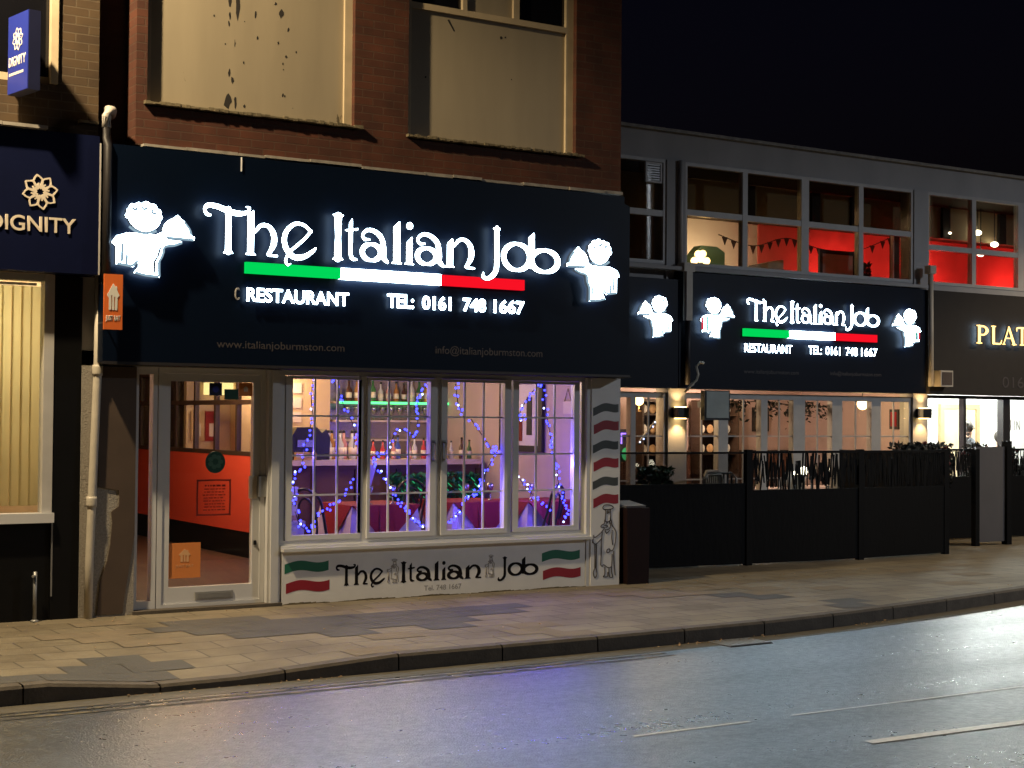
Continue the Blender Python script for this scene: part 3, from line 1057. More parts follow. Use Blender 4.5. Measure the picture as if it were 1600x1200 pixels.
xs = sorted(set([round(v, 3) for v in np.arange(-2.4, 1.8, 0.2)] + KX))
b = MB()
for i in range(len(xs) - 1):
    xa, xb_ = xs[i], xs[i + 1]
    ra = [(kerb_y(xa) + 0.13, drop(xa)), (kerb_y(xa) + 0.9, drop(xa) * 0.35), (max(-1.6, kerb_y(xa) + 1.0), 0), (14.0, 0)]
    rb = [(kerb_y(xb_) + 0.13, drop(xb_)), (kerb_y(xb_) + 0.9, drop(xb_) * 0.35), (max(-1.6, kerb_y(xb_) + 1.0), 0), (14.0, 0)]
    for k in range(3):
        if ra[k][0] < ra[k + 1][0] - 1e-3:
            b.face([(xa, ra[k][0], ra[k][1]), (xb_, rb[k][0], rb[k][1]), (xb_, rb[k + 1][0], rb[k + 1][1]), (xa, ra[k + 1][0], ra[k + 1][1])])
tag(b.build('pavement', 'paving'), kind='structure')

b = MB()
x = -9.0
while x < 22:
    x1 = x + 0.905
    cuts = [x] + [v for v in (-1.6, -1.25, -0.9, -0.6, -0.3, 0.3, 0.9) if x + 0.02 < v < x1 - 0.03] + [x1 - 0.012]
    for ca, cb in zip(cuts[:-1], cuts[1:]):
        ya, yb_ = kerb_y(ca), kerb_y(cb)
        za, zb_ = drop(ca) + 0.003, drop(cb) + 0.003
        b.face([(ca, ya + 0.02, za), (cb, yb_ + 0.02, zb_), (cb, yb_ + 0.14, zb_), (ca, ya + 0.14, za)])
        b.face([(ca, ya + 0.004, za - 0.02), (cb, yb_ + 0.004, zb_ - 0.02), (cb, yb_ + 0.02, zb_), (ca, ya + 0.02, za)])
        b.face([(ca, ya, -0.13), (cb, yb_, -0.13), (cb, yb_ + 0.004, zb_ - 0.02), (ca, ya + 0.004, za - 0.02)])
    b.face([(x1 - 0.012, kerb_y(x1) + 0.02, -0.13), (x1, kerb_y(x1) + 0.02, -0.13), (x1, kerb_y(x1) + 0.02, drop(x1) - 0.015), (x1 - 0.012, kerb_y(x1) + 0.02, drop(x1) - 0.015)])
    b.face([(x1 - 0.012, kerb_y(x1) + 0.02, drop(x1) - 0.015), (x1, kerb_y(x1) + 0.02, drop(x1) - 0.015), (x1, kerb_y(x1) + 0.14, drop(x1) - 0.015), (x1 - 0.012, kerb_y(x1) + 0.14, drop(x1) - 0.015)])
    x = x1
tag(b.build('kerb', 'kerb'), kind='structure')


def kerb_strip(name, m, off0, off1, z, xa, xb2):
    bb = MB()
    pts = [xa] + [v for v in KX if xa < v < xb2] + [xb2]
    for p, q in zip(pts[:-1], pts[1:]):
        bb.face([(p, kerb_y(p) - off1, z), (q, kerb_y(q) - off1, z), (q, kerb_y(q) - off0, z), (p, kerb_y(p) - off0, z)])
    tag(bb.build(name, m), kind='structure')


kerb_strip('gutter', 'gutter', 0.0, 0.24, -0.118, -12, 20)
kerb_strip('road_line', 'line_yellow', 0.30, 0.345, -0.1160, -12, 3.2)
kerb_strip('road_line', 'line_yellow', 0.42, 0.465, -0.1160, -12, 3.2)


def ground_poly(name, m, pts, z):
    o = MB().face([(p[0], p[1], z) for p in pts]).build(name, m)
    return tag(o, kind='structure')


PA = [(-0.257, -0.774), (0.141, -0.597), (0.178, -0.698), (0.595, -0.80), (0.677, -0.70), (1.034, -0.836), (1.297, -0.721), (1.33, -0.90), (1.798, -0.927), (2.132, -0.77), (2.701, -0.796), (3.122, -0.871), (3.331, -1.251),
      (2.922, -1.5), (2.598, -1.67), (2.412, -1.916), (1.987, -2.041), (1.413, -1.841), (1.069, -2.0), (0.829, -1.8), (0.33, -1.616), (0.226, -1.523), (-0.156, -1.58), (-0.262, -1.201)]


def pav_z(x, y):
    k = kerb_y(x)
    return float(np.interp(y, [k + 0.13, k + 0.9, max(-1.6, k + 1.0)], [drop(x), drop(x) * 0.35, 0.0]))


def tri_patch(name, m, pts, z):
    me = curve_mesh([np.array(pts)], 0.0002, name=name)
    bm = bmesh.new()
    bm.from_mesh(me)
    bmesh.ops.delete(bm, geom=[f for f in bm.faces if f.normal.z < 0.5], context='FACES')
    for _ in range(4):
        bmesh.ops.subdivide_edges(bm, edges=[e for e in bm.edges if e.calc_length() > 0.15], cuts=1, use_grid_fill=True)
        bmesh.ops.triangulate(bm, faces=bm.faces[:])
    for v in bm.verts:
        v.co.z = pav_z(v.co.x, v.co.y) + z
    bm.to_mesh(me)
    bm.free()
    o = link_mesh(name, me, m)
    return tag(o, kind='structure')


def slab_patch(m, poly, z=0.003, skip=0.0, seed=1):
    """replaced flagstones: whole slabs of the paving pattern whose middle lies in the outline"""
    rr_ = random.Random(seed)
    P_ = np.array(poly)
    b_ = MB()
    for row in range(-12, 8):
        off = 0.225 if row % 2 == 0 else 0.0
        for col_ in range(-12, 60):
            x0, y0 = col_ * 0.45 - off, row * 0.30
            cx_, cy_ = x0 + 0.225, y0 + 0.15
            ins = False
            for i in range(len(P_)):
                a_, c_ = P_[i], P_[(i + 1) % len(P_)]
                if (a_[1] > cy_) != (c_[1] > cy_) and cx_ < (c_[0] - a_[0]) * (cy_ - a_[1]) / (c_[1] - a_[1]) + a_[0]:
                    ins = not ins
            if ins and rr_.random() >= skip:
                y1 = y0 + 0.295
                y0 = max(y0, kerb_y(cx_) + 0.15)
                if y1 - y0 < 0.06:
                    continue
                n_ = 3
                dz = rr_.uniform(0, 0.0015)
                for i in range(n_):
                    for j in range(n_):
                        xs2 = [x0 + 0.003 + 0.444 * (i + q) / n_ for q in (0, 1)]
                        ys2 = [y0 + (y1 - y0) * (j + q) / n_ for q in (0, 1)]
                        b_.face([(x_, y_, pav_z(x_, y_) + z + dz) for x_, y_ in ((xs2[0], ys2[0]), (xs2[1], ys2[0]), (xs2[1], ys2[1]), (xs2[0], ys2[1]))])
    return tag(b_.build('pavement_patch', m), kind='structure')


slab_patch('patch', PA)
slab_patch('patch', [(-1.55, -2.40), (-1.1, -2.1), (-0.6, -2.05), (-0.62, -3.1), (-1.5, -3.1)])
slab_patch('patch', [(-2.6, -2.75), (-1.45, -2.75), (-1.45, -3.1), (-2.6, -3.1)], seed=4)
slab_patch('patch_brown', [(-0.95, -0.5), (-0.3, -0.3), (-0.3, -1.95), (-0.9, -1.95)], 0.0025, 0.25)
slab_patch('patch_brown', [(4.2, -0.4), (6.6, -0.4), (6.4, -1.4), (4.6, -1.2)], 0.0025, 0.45, 5)
slab_patch('patch', [(5.6, -1.3), (6.2, -1.3), (6.5, -2.4), (6.0, -2.6)], 0.0025, 0.1, 6)
slab_patch('patch_brown', [(0.2, -2.1), (3.6, -2.1), (3.4, -2.9), (0.4, -2.9)], 0.0025, 0.8, 8)
slab_patch('patch_brown', [(6.5, -0.5), (10.5, 0.3), (9.5, -1.6), (7.0, -2.0)], 0.0025, 0.8, 9)

ground_poly('road_line', 'line_white', [(1.05, -5.85), (1.95, -5.85), (1.95, -5.878), (1.05, -5.878)], -0.1160)
ground_poly('road_line', 'line_white', [(2.3, -5.84), (9.0, -5.90), (9.0, -5.925), (2.3, -5.862)], -0.1160)
ground_poly('road_line', 'line_white', [(2.14, -6.64), (5.2, -6.74), (5.2, -6.84), (2.14, -6.72)], -0.1160)

dg_ = thing('drain_grate', 'iron drain grate in the gutter below the kerb', 'drain', (4.1, -3.27, -0.12))
b = MB()
b.box(3.88, 4.32, -3.41, -3.38, -0.125, -0.108).box(3.88, 4.32, -3.15, -3.12, -0.125, -0.108)
for k in range(9):
    b.box(3.88 + k * 0.052, 3.905 + k * 0.052, -3.379, -3.151, -0.125, -0.109)
b.build('grate', 'galv', dg_)
MB().box(3.87, 4.33, -3.42, -3.11, -0.13, -0.1165).build('frame', 'soot', dg_)
rr = random.Random(3)
b = MB()
for k in range(150):
    q = rr.random()
    if q < 0.5:
        x = rr.choice([3.6, 4.2, 0.2, -0.8, 6.0]) + rr.gauss(0, 0.25)
        p_ = (x, kerb_y(x) - abs(rr.gauss(0.05, 0.05)) - 0.03, -0.108)
    else:
        x = rr.uniform(-2, 9)
        y = -0.12 - abs(rr.gauss(0, 0.15)) if rr.random() < 0.6 else rr.uniform(-2.9, -0.3)
        y = max(y, kerb_y(x) + 0.2)
        p_ = (x, y, pav_z(x, y) + 0.010)
    a = rr.uniform(0, 6.28)
    sz = rr.uniform(0.008, 0.02)
    b.face([(p_[0] + sz * math.cos(a), p_[1] + sz * math.sin(a), p_[2]), (p_[0] - 0.5 * sz * math.sin(a), p_[1] + 0.5 * sz * math.cos(a), p_[2] + 0.006), (p_[0] - sz * math.cos(a), p_[1] - sz * math.sin(a), p_[2]), (p_[0] + 0.5 * sz * math.sin(a), p_[1] - 0.5 * sz * math.cos(a), p_[2] + 0.004)])
tag(b.build('leaf_litter', 'card'), 'scattered dead leaves and scraps along the kerb and shopfront', 'litter', kind='stuff')

# ------------------------------------------------------------------ the brick restaurant
RB = thing('restaurant_building', 'red brick two storey building with the large lit waiter signboard and white shopfront', 'building', (2.5, 0, 0))
b = MB()
TOP = 7.0
b.box(-0.05, 0.05, 0.0, 0.35, 4.12, TOP)          # pilasters
b.box(2.08, 2.66, 0.0, 0.35, 4.12, TOP)
b.box(4.64, 5.22, 0.0, 0.35, 4.12, TOP)
b.box(0.05, 2.08, 0.0, 0.35, 4.12, 4.47)          # under the windows
b.box(2.66, 4.64, 0.0, 0.35, 4.12, 4.45)
b.box(0.05, 2.08, 0.35, 0.6, 4.12, TOP)
b.box(2.66, 4.64, 0.35, 0.6, 4.12, TOP)
b.box(5.12, 5.22, 0.35, 8.0, 0.0, TOP)            # flank walls
b.box(-0.05, 0.05, 0.35, 8.0, 2.3, TOP)
b.box(-0.05, 5.22, 8.0, 8.2, 0.0, TOP)
b.box(-0.05, 5.22, 0.0, 8.2, TOP, TOP + 0.2)
b.build('brick_wall', 'red_brick', RB)
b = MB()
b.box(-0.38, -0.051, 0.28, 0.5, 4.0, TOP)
b.build('recessed_brickwork', 'shaded_recess_brick', RB)
# flashing above the signboard: short lengths of uneven lead
b = MB()
x = 0.0
while x < 5.2:
    w = rnd.uniform(0.25, 0.7)
    x1 = min(5.2, x + w)
    z = 4.105 + rnd.uniform(-0.008, 0.008)
    b.box(x, x1 - 0.004, -0.06 - rnd.uniform(0, 0.03), 0.012, z, z + 0.022 + rnd.uniform(0, 0.012))
    x = x1
b.build('flashing', 'lead', RB)


def rough_sill(x0, x1, z, name='window_sill'):
    bb = MB()
    n = int((x1 - x0) / 0.045)
    for k in range(n):
        a = x0 + (x1 - x0) * k / n
        c = x0 + (x1 - x0) * (k + 1) / n
        h = 0.018 + rnd.uniform(-0.006, 0.008)
        bb.box(a, c, -0.05 - rnd.uniform(0, 0.008), 0.07, z - rnd.uniform(0.0, 0.008), z + h)
    return bb


# first upper window: tall cream panel
w = MB()
w.box(0.05, 0.10, 0.058, 0.14, 4.52, TOP)
w.box(2.00, 2.08, 0.058, 0.14, 4.52, TOP)
w.box(0.10, 2.00, 0.062, 0.14, 5.80, 5.86)
w = w.build('upper_window', 'cream', RB)
MB().box(0.10, 2.00, 0.090, 0.15, 4.50, 5.80).build('panel', 'cream_panel', w)
rough_sill(0.02, 2.15, 4.49).build('sill', 'mossy', w)
MB().box(0.10, 2.00, 0.10, 0.11, 5.86, TOP).build('pane', 'glass_black', w)
fl = MB()
for (fx, fz), (sx, sz) in zip([(0.85, 5.55), (0.92, 5.50), (0.85, 5.40), (0.84, 5.33), (1.1, 5.46), (1.3, 5.58), (1.36, 5.5), (1.43, 5.36), (1.33, 5.22), (1.41, 5.1), (0.85, 4.89), (0.88, 4.81), (0.84, 4.62), (0.91, 4.63), (1.0, 4.59), (1.38, 4.74), (1.12, 5.24), (0.9, 5.16), (0.99, 4.99)],
                              [(.024, .05), (.034, .09), (.014, .04), (.012, .03), (.015, .035), (.018, .015), (.03, .035), (.018, .02), (.011, .014), (.014, .018), (.02, .035), (.02, .035), (.045, .085), (.022, .06), (.014, .016), (.012, .02), (.014, .016), (.008, .03), (.01, .014)]):
    n = 9
    fl.prism([(fx + 0.75 * sx * math.cos(6.283 * k / n) * rnd.uniform(0.35, 1.3), fz + sz * math.sin(6.283 * k / n) * rnd.uniform(0.6, 1.5)) for k in range(n)], 0.0895, 0.0885, 'y')
for k in range(9):
    fx = rnd.gauss(0.87 if k % 2 else 1.4, 0.09)
    fz = rnd.uniform(4.6, 5.7)
    s_ = rnd.uniform(0.003, 0.008)
    fl.prism([(fx + s_ * math.cos(6.283 * q / 6), fz + s_ * 1.6 * math.sin(6.283 * q / 6)) for q in range(6)], 0.0895, 0.0885, 'y')
fl.build('peeled_paint', 'soot', w)
# second upper window: panel below, panes above
w = MB()
w.box(2.66, 2.72, 0.058, 0.14, 4.50, TOP)
w.box(4.55, 4.64, 0.058, 0.14, 4.50, TOP)
w.box(2.72, 4.55, 0.058, 0.14, 5.76, 5.82)
w.box(3.30, 3.35, 0.058, 0.14, 5.82, TOP)
w.box(3.90, 3.97, 0.058, 0.14, 5.82, TOP)
w = w.build('upper_window', 'cream', RB)
MB().box(2.72, 4.55, 0.090, 0.15, 4.48, 5.76).build('panel', 'cream_panel', w)
rough_sill(2.64, 4.72, 4.47).build('sill', 'mossy', w)
MB().box(3.35, 3.90, 0.090, 0.12, 5.82, TOP).build('panel', 'cream_panel', w)
MB().box(2.72, 3.30, 0.10, 0.11, 5.82, TOP).box(3.97, 4.55, 0.10, 0.11, 5.82, TOP).build('pane', 'glass_black', w)
fl = MB()
for fx, fz, s_ in ((3.77, 5.61, 0.018), (3.82, 5.62, 0.010), (2.9, 5.10, 0.012), (3.9, 5.2, 0.007)):
    fl.prism([(fx + s_ * math.cos(6.283 * q / 7) * rnd.uniform(.6, 1.2), fz + s_ * math.sin(6.283 * q / 7)) for q in range(7)], 0.0895, 0.0885, 'y')
fl.prism([(3.14, 5.70), (3.16, 5.71), (3.23, 5.60), (3.215, 5.595)], 0.0895, 0.0885, 'y')
fl.build('peeled_paint', 'soot', w)

# shopfront: head beam, posts, sill
b = MB()
b.box(-0.31, 5.22, 0.02, 0.20, 2.165, 2.45)
b.build('head_beam', 'upvc_old', RB)
b = MB()
b.box(-0.31, 5.2, -0.245, 0.019, 2.172, 2.186)
b.build('soffit', 'soot', RB)
# floor, ceiling and walls of the room
b = MB()
b.face([(0.0, 0.14, 0.06), (1.75, 0.14, 0.06), (1.75, 1.6, 0.28), (0.0, 1.6, 0.28)])
b.face([(0.0, 1.6, 0.28), (1.75, 1.6, 0.28), (1.75, 8, 0.28), (0.0, 8, 0.28)])
b.face([(1.75, 0.14, 0.10), (5.1, 0.14, 0.10), (5.1, 4.2, 0.10), (1.75, 4.2, 0.10)])
b.build('interior_floor', 'wood_dark', RB)
MB().box(0.05, 5.12, 0.2, 8.0, 2.40, 2.48).build('interior_ceiling', 'ceiling', RB)
MB().box(5.09, 5.12, 0.12, 8.0, 0.0, 2.40).build('interior_wall', 'lilac_wall', RB)
MB().box(1.82, 5.09, 3.72, 3.8, 0.0, 2.40).build('interior_wall', 'warm_wall', RB)
MB().box(0.02, 0.05, 0.2, 8.0, 0.0, 2.40).build('interior_wall', 'warm_wall', RB)
MB().box(0.05, 1.78, 7.9, 7.98, 0.0, 2.40).build('interior_wall', 'warm_wall', RB)
# partition beside the entrance: black plinth, red panel, glazed top
p = MB().box(1.80, 1.84, 1.55, 7.5, 0.0, 0.53).build('partition', 'black_paint', RB)
MB().box(1.79, 1.84, 1.55, 7.5, 0.535, 1.325).build('red_panel', 'red_wall', p)
b = MB()
b.box(1.785, 1.845, 1.50, 7.5, 1.325, 1.37)
b.box(1.785, 1.845, 1.50, 7.5, 1.86, 1.91)
b.box(1.785, 1.845, 1.50, 7.5, 2.20, 2.25)
for k in range(10):
    y = 1.5 + 0.62 * k
    b.box(1.79, 1.84, y, y + 0.05, 1.37, 1.86)
    b.box(1.79, 1.84, y, y + 0.05, 1.91, 2.20)
b.build('glazing_bars', 'wood_frame', p)
MB().box(1.812, 1.816, 1.55, 7.5, 1.37, 2.2).build('pane', 'glass', p)

# ---- door with side light
d = MB()
frame(d, 0.215, 1.235, 0.03, 2.165, 0.045, 0.06, 0.16, wb=0.03)
d = d.build('door', 'upvc', RB)
b = MB()
frame(b, 0.262, 1.188, 0.062, 2.118, 0.068, 0.075, 0.135, wb=0.145)
b.build('door_leaf', 'upvc', d)
MB().box(0.33, 1.12, 0.100, 0.108, 0.207, 2.05).build('pane', 'glass', d)
b = MB().box(0.58, 0.94, 0.066, 0.0745, 0.085, 0.155)
b.build('letter_plate', 'alu', d)
MB().box(0.605, 0.915, 0.060, 0.0655, 0.098, 0.142).build('letter_flap', 'galv', d)
b = MB().box(1.165, 1.275, 0.035, 0.0745, 1.0, 1.19)
b.build('door_handle', 'alu', d)
MB().box(1.09, 1.16, 0.07, 0.0985, 0.985, 1.19).build('lock_plate', 'pale_print', d)
MB().box(1.135, 1.16, 0.066, 0.0745, 0.56, 0.60).box(1.142, 1.153, 0.050, 0.066, 0.572, 0.588).build('lock', 'black_plastic', d)
o = MB().box(0.335, 0.635, 0.0945, 0.0985, 0.285, 0.600).build('sticker', 'orange_sticker', d)
tag(o, 'large orange sticker with a pale house mark low on the door glass')


def house_logo(x0, x1, z0, z1, y, m, parent, name='printed_mark', dep=0.002):
    hs = [(0.5, 1.0), (0.68, 0.86), (0.72, 0.9), (0.80, 0.88), (0.80, 0.74), (1.0, 0.55), (0.84, 0.45), (0.84, 0.0), (0.16, 0.0), (0.16, 0.45), (0.0, 0.55)]
    slot = [[(0.36, 0.0), (0.42, 0.0), (0.44, 0.55), (0.34, 0.55)], [(0.58, 0.0), (0.64, 0.0), (0.66, 0.5), (0.56, 0.5)]]
    L = shape_contours(polys=[hs], cuts=slot, h=0.03)
    me = curve_mesh(L, dep, name=name)
    fit(me, x0, x1, z0, z1)
    return put_front(me, name, y, m, parent)


house_logo(0.43, 0.54, 0.43, 0.545, 0.094, 'faint_orange', o)
text_front('JUST EAT', 'printed_words', 0.40, 0.57, 0.375, 0.405, 0.094, 0.001, 'faint_orange', o)
g = MB()
g.prism([(0.765 + 0.095 * math.cos(6.283 * k / 24), 1.32 + 0.10 * math.sin(6.283 * k / 24)) for k in range(24)], 0.0985, 0.0945, 'y')
o = g.build('sticker', 'green_sticker', d)
tag(o, 'round dark green sticker on the door glass')
g = MB()
for k in range(7):
    a = 2 * math.pi * k / 7
    g.prism([(0.765 + 0.05 * math.cos(a) + 0.026 * math.cos(6.283 * q / 7), 1.325 + 0.048 * math.sin(a) + 0.022 * math.sin(6.283 * q / 7)) for q in range(7)], 0.094, 0.0925, 'y')
g.build('printed_mark', 'green_print', o)
o = MB()
sq = ['c'] + [(x_, z_, 0.007) for x_, z_ in ((0.625, 0.845), (0.885, 0.845), (0.91, 0.87), (0.91, 1.13), (0.885, 1.155), (0.625, 1.155), (0.60, 1.13), (0.60, 0.87))]
me = curve_mesh(shape_contours([sq], h=0.005), 0.002, name='sticker')
o = put_front(me, 'sticker', 0.099, 'red_print', d)
tag(o, 'rounded square outline sticker with small dark lettering on the door glass')
g = MB()
for k in range(9):
    zz = 1.10 - k * 0.027
    x_ = 0.65 + rnd.uniform(0, 0.02)
    while x_ < 0.85:
        l = rnd.uniform(0.012, 0.045)
        g.box(x_, min(x_ + l, 0.865), 0.0965, 0.0985, zz, zz + (0.016 if k == 0 else 0.009))
        x_ += l + 0.010
g.build('printed_words', 'red_print', o)
o = MB().box(0.70, 0.82, 0.0945, 0.0985, 1.925, 2.04).build('sticker', 'blue_edge', d)
tag(o, 'small navy square sticker at the top of the door')
MB().prism([(0.76 + 0.03 * math.cos(6.283 * k / 12), 1.982 + 0.03 * math.sin(6.283 * k / 12)) for k in range(12)], 0.094, 0.093, 'y').build('printed_mark', 'bright_blue', o)
o = MB().box(0.845, 0.98, 0.0945, 0.0985, 1.89, 1.985).build('sticker', 'green_sticker', d)
tag(o, 'dark green sticker beside the small orange one')
o = MB().box(0.985, 1.115, 0.0945, 0.0985, 1.925, 2.047).build('sticker', 'orange_sticker', d)
tag(o, 'small orange sticker at the top corner of the door')
house_logo(1.025, 1.075, 1.965, 2.015, 0.094, 'pale_print', o)

s_ = MB()
frame(s_, -0.005, 0.205, 0.03, 2.165, 0.04, 0.06, 0.16, wb=0.07, wt=0.06)
s_ = s_.build('side_light', 'upvc', RB)
MB().box(0.035, 0.165, 0.100, 0.106, 0.10, 2.105).build('pane', 'glass', s_)
MB().box(-0.03, 1.37, -0.06, 0.16, 0.0, 0.029).build('threshold', 'kerb', RB)

# posts of the shopfront
b = MB()
b.box(1.24, 1.37, 0.0, 0.15, 0.0, 2.165)
b.box(1.268, 1.342, -0.02, -0.001, 0.0, 2.165)
b.build('shopfront_post', 'upvc', RB)
b = MB()
b.box(4.795, 4.845, -0.02, 0.12, 0.0, 2.165)
b.build('shopfront_post', 'upvc', RB)

# casement windows: 4 columns of glazing
WIN = [(1.485, 2.195, 3), (2.285, 2.940, 3), (3.130, 3.795, 3), (3.975, 4.655, 3)]
b = MB()
xs_ = [1.372, 2.225, 3.035, 3.860, 4.794]
frame(b, 1.372, 4.794, 0.545, 2.165, 0.04, 0.02, 0.10)
for xm in xs_[1:-1]:
    b.box(xm - 0.028, xm + 0.028, 0.02, 0.10, 0.585, 2.125)
b.build('window_frame', 'upvc', RB)
for i, (x0, x1, nc) in enumerate(WIN):
    zb0, zt0 = 0.635, 2.118
    fx0 = max(x0 - 0.068, xs_[i] + (0.042 if i == 0 else 0.030))
    fx1 = min(x1 + 0.068, xs_[i + 1] - (0.042 if i == 3 else 0.030))
    f_ = MB()
    yo = -0.005 if i in (1, 2) else 0.012
    f_.box(fx0, x0, yo, 0.075, 0.588, 2.122)
    f_.box(x1, fx1, yo, 0.075, 0.588, 2.122)
    f_.box(x0, x1, yo, 0.075, 0.588, zb0)
    f_.box(x0, x1, yo, 0.075, zt0 - 0.025, 2.122)
    wv = f_.build('casement_window', 'upvc', RB)
    gb = MB()
    for k in range(1, nc):
        xc = x0 + (x1 - x0) * k / nc
        gb.box(xc - 0.009, xc + 0.009, 0.035, 0.055, zb0, zt0 - 0.025)
    for k in range(1, 4):
        zc = zb0 + (zt0 - zb0) * k / 4
        for q in range(nc):
            xa = x0 + (x1 - x0) * q / nc + (0.009 if q else 0)
            xb2 = x0 + (x1 - x0) * (q + 1) / nc - (0.009 if q < nc - 1 else 0)
            gb.box(xa, xb2, 0.037, 0.053, zc - 0.008, zc + 0.008)
    gb.build('glazing_bars', 'upvc', wv)
    MB().box(x0 - 0.003, x1 + 0.003, 0.0435, 0.0465, zb0 - 0.003, zt0 - 0.022).build('pane', 'glass', wv)
    if i in (1, 2):
        hx = 2.975 if i == 1 else 3.095
        h_ = MB()
        h_.tube([(hx, -0.012, 1.50), (hx, -0.045, 1.49), (hx, -0.045, 1.34), (hx, -0.012, 1.33)], 0.011, 8)
        h_.box(hx - 0.017, hx + 0.017, -0.014, -0.0055, 1.31, 1.52)
        h_.build('window_handle', 'alu', wv)
b = MB()
b.box(1.372, 4.85, -0.07, 0.10, 0.492, 0.520)
b.box(1.372, 4.794, -0.03, 0.10, 0.521, 0.544)
b.build('shopfront_sill', 'upvc', RB)

# stall riser with painted lettering
ri = MB().box(1.385, 4.79, -0.012, 0.12, 0.0, 0.4915).build('stall_riser', 'white_paint', RB)
g = MB()
x = 1.39
while x < 4.78:
    w = rnd.uniform(0.03, 0.09)
    g.prism([(x, 0.0), (x + w, 0.0), (x + w, 0.006 + 0.006 * math.sin(x * 9) + rnd.uniform(0, 0.008)), (x, 0.006 + 0.006 * math.sin(x * 9) + rnd.uniform(0, 0.008))], -0.012, -0.0135 - rnd.uniform(0, 0.008), 'y')
    x += w
g.build('grime', 'mossy', ri)
XB = [(0.444, 0.885), (0.84, 1.15), (1.19, 1.53), (1.69, 1.80), (1.82, 1.95), (1.97, 2.27), (2.30, 2.41), (2.44, 2.54), (2.55, 2.87), (2.88, 3.21), (3.29, 3.50), (3.51, 3.87), (3.83, 4.21)]
WORD = 'TheItalianJob'


def place_word(groups, zb_, cap, y, dep, m, parent, sides=None):
    """groups: (first letter, last letter, x0, x1): letters keep the big sign's spacing inside the group"""
    for a, c, x0, x1 in groups:
        s0, s1 = XB[a][0], XB[c - 1][1]
        for k in range(a, c):
            u0 = x0 + (XB[k][0] - s0) * (x1 - x0) / (s1 - s0)
            u1 = x0 + (XB[k][1] - s0) * (x1 - x0) / (s1 - s0)
            zz = zb_ if not callable(zb_) else zb_((u0 + u1) / 2)
            glyph(WORD[k], u0, u1, zz, cap, y, dep, m, parent, sides, name='letter')


place_word([(0, 3, 1.93, 2.45), (3, 10, 2.62, 3.53), (10, 13, 3.72, 4.21)], 0.148, 0.195, -0.012, 0.0015, 'black_print', ri)
text_front('Tel. 748 1667', 'painted_words', 2.88, 3.30, 0.055, 0.105, -0.012, 0.0012, 'grey_print', ri)
chef_drawing(2.47, 2.61, 0.145, 0.375, -0.0125, 0.0035, 'grey_print', ri, 'chef_emblem')
chef_drawing(3.57, 3.69, 0.145, 0.37, -0.0125, 0.0035, 'grey_print', ri, 'chef_emblem')
for (fx0, fx1, zt_) in ((1.41, 1.855, 0.395), (4.25, 4.72, 0.385)):
    wave_band(fx0, fx1, zt_ - 0.015, 0.088, 0.02, 0.017, -0.0125, 0.0012, 'flag_green', 'painted_flag_stripe', ri, -0.4)
    wave_band(fx0 + 0.015, fx1 + 0.012, zt_ - 0.195, 0.092, 0.02, 0.017, -0.0125, 0.0012, 'flag_red', 'painted_flag_stripe', ri, -0.4)

# end column with waves of flag colours and a cook
co = MB().box(4.846, 5.215, -0.03, 0.14, 0.0, 2.166).build('end_column', 'white_paint', RB)
for k, zz in enumerate((1.87, 1.48, 1.10)):
    wave_band(4.865, 5.19, zz, 0.085, 0.045, 0.016, -0.030, 0.0015, 'flag_dull', 'painted_flag_stripe', co, -1.2)
    wave_band(4.875, 5.195, zz - 0.18, 0.095, 0.045, 0.016, -0.030, 0.0015, 'flag_red', 'painted_flag_stripe', co, -1.2)
chef_drawing(4.86, 5.195, 0.06, 0.84, -0.031, 0.0055, 'line_print', co)

# pilaster of peeling brown paint beside the entrance
pl = MB().box(-0.50, -0.02, -0.03, 0.30, 0.0, 2.165).build('pilaster', 'pebbledash', RB)
me = curve_mesh([np.array([(-0.36, 2.16), (-0.345, 1.12), (-0.17, 1.09), (-0.16, 1.02), (-0.165, 0.95), (-0.23, 0.90), (-0.22, 0.81), (-0.235, 0.62), (-0.26, 0.48), (-0.32, 0.30), (-0.345, 0.02), (-0.12, 0.02), (-0.10, 0.2), (-0.055, 0.48), (-0.022, 0.70), (-0.022, 2.16)])], 0.012, name='painted_board')
put_front(me, 'painted_board', -0.0305, 'brown_paint', pl)

# ------------------------------------------------------------------ the big signboard
SG = thing('restaurant_sign', 'large navy signboard with white lit letters, tricolour bar and two waiters on the brick building', 'shop sign', (2.4, -0.25, 2.19))
b = MB()
b.prism([(-0.39, 2.192), (5.16, 2.192), (5.16, 3.96), (5.09, 3.985), (5.09, 4.06), (-0.39, 4.06)], -0.25, 0.0, 'y')
b.build('sign_panel', 'navy', SG)
b = MB()
b.box(-0.40, 5.17, -0.258, -0.2505, 2.175, 2.20)
b.build('trim', 'dark_frame', SG)
YL = -0.335
for k, ch in enumerate(WORD):
    base = 3.165 if k < 3 else 3.175
    glyph(ch, XB[k][0], XB[k][1], base, 0.435, YL, 0.035, 'letter_face', SG, 'letter_side')
waiter(-0.36, 0.375, 2.925, 3.575, -0.29, 0.06, SG)
waiter(4.30, 4.96, 2.935, 3.58, -0.29, 0.06, SG, flip=True)
MB().box(0.88, 1.812, -0.30, -0.2505, 3.018, 3.118).build('flag_bar', 'bar_green', SG)
MB().box(1.814, 2.878, -0.30, -0.2505, 3.016, 3.118).build('flag_bar', 'bar_white', SG)
MB().box(2.880, 3.83, -0.30, -0.2505, 3.014, 3.116).build('flag_bar', 'bar_red', SG)
text_front('RESTAURANT', 'lit_word', 0.885, 1.895, 2.765, 2.890, -0.29, 0.012, 'letter_face', SG, bold=0.02, sides='letter_side')
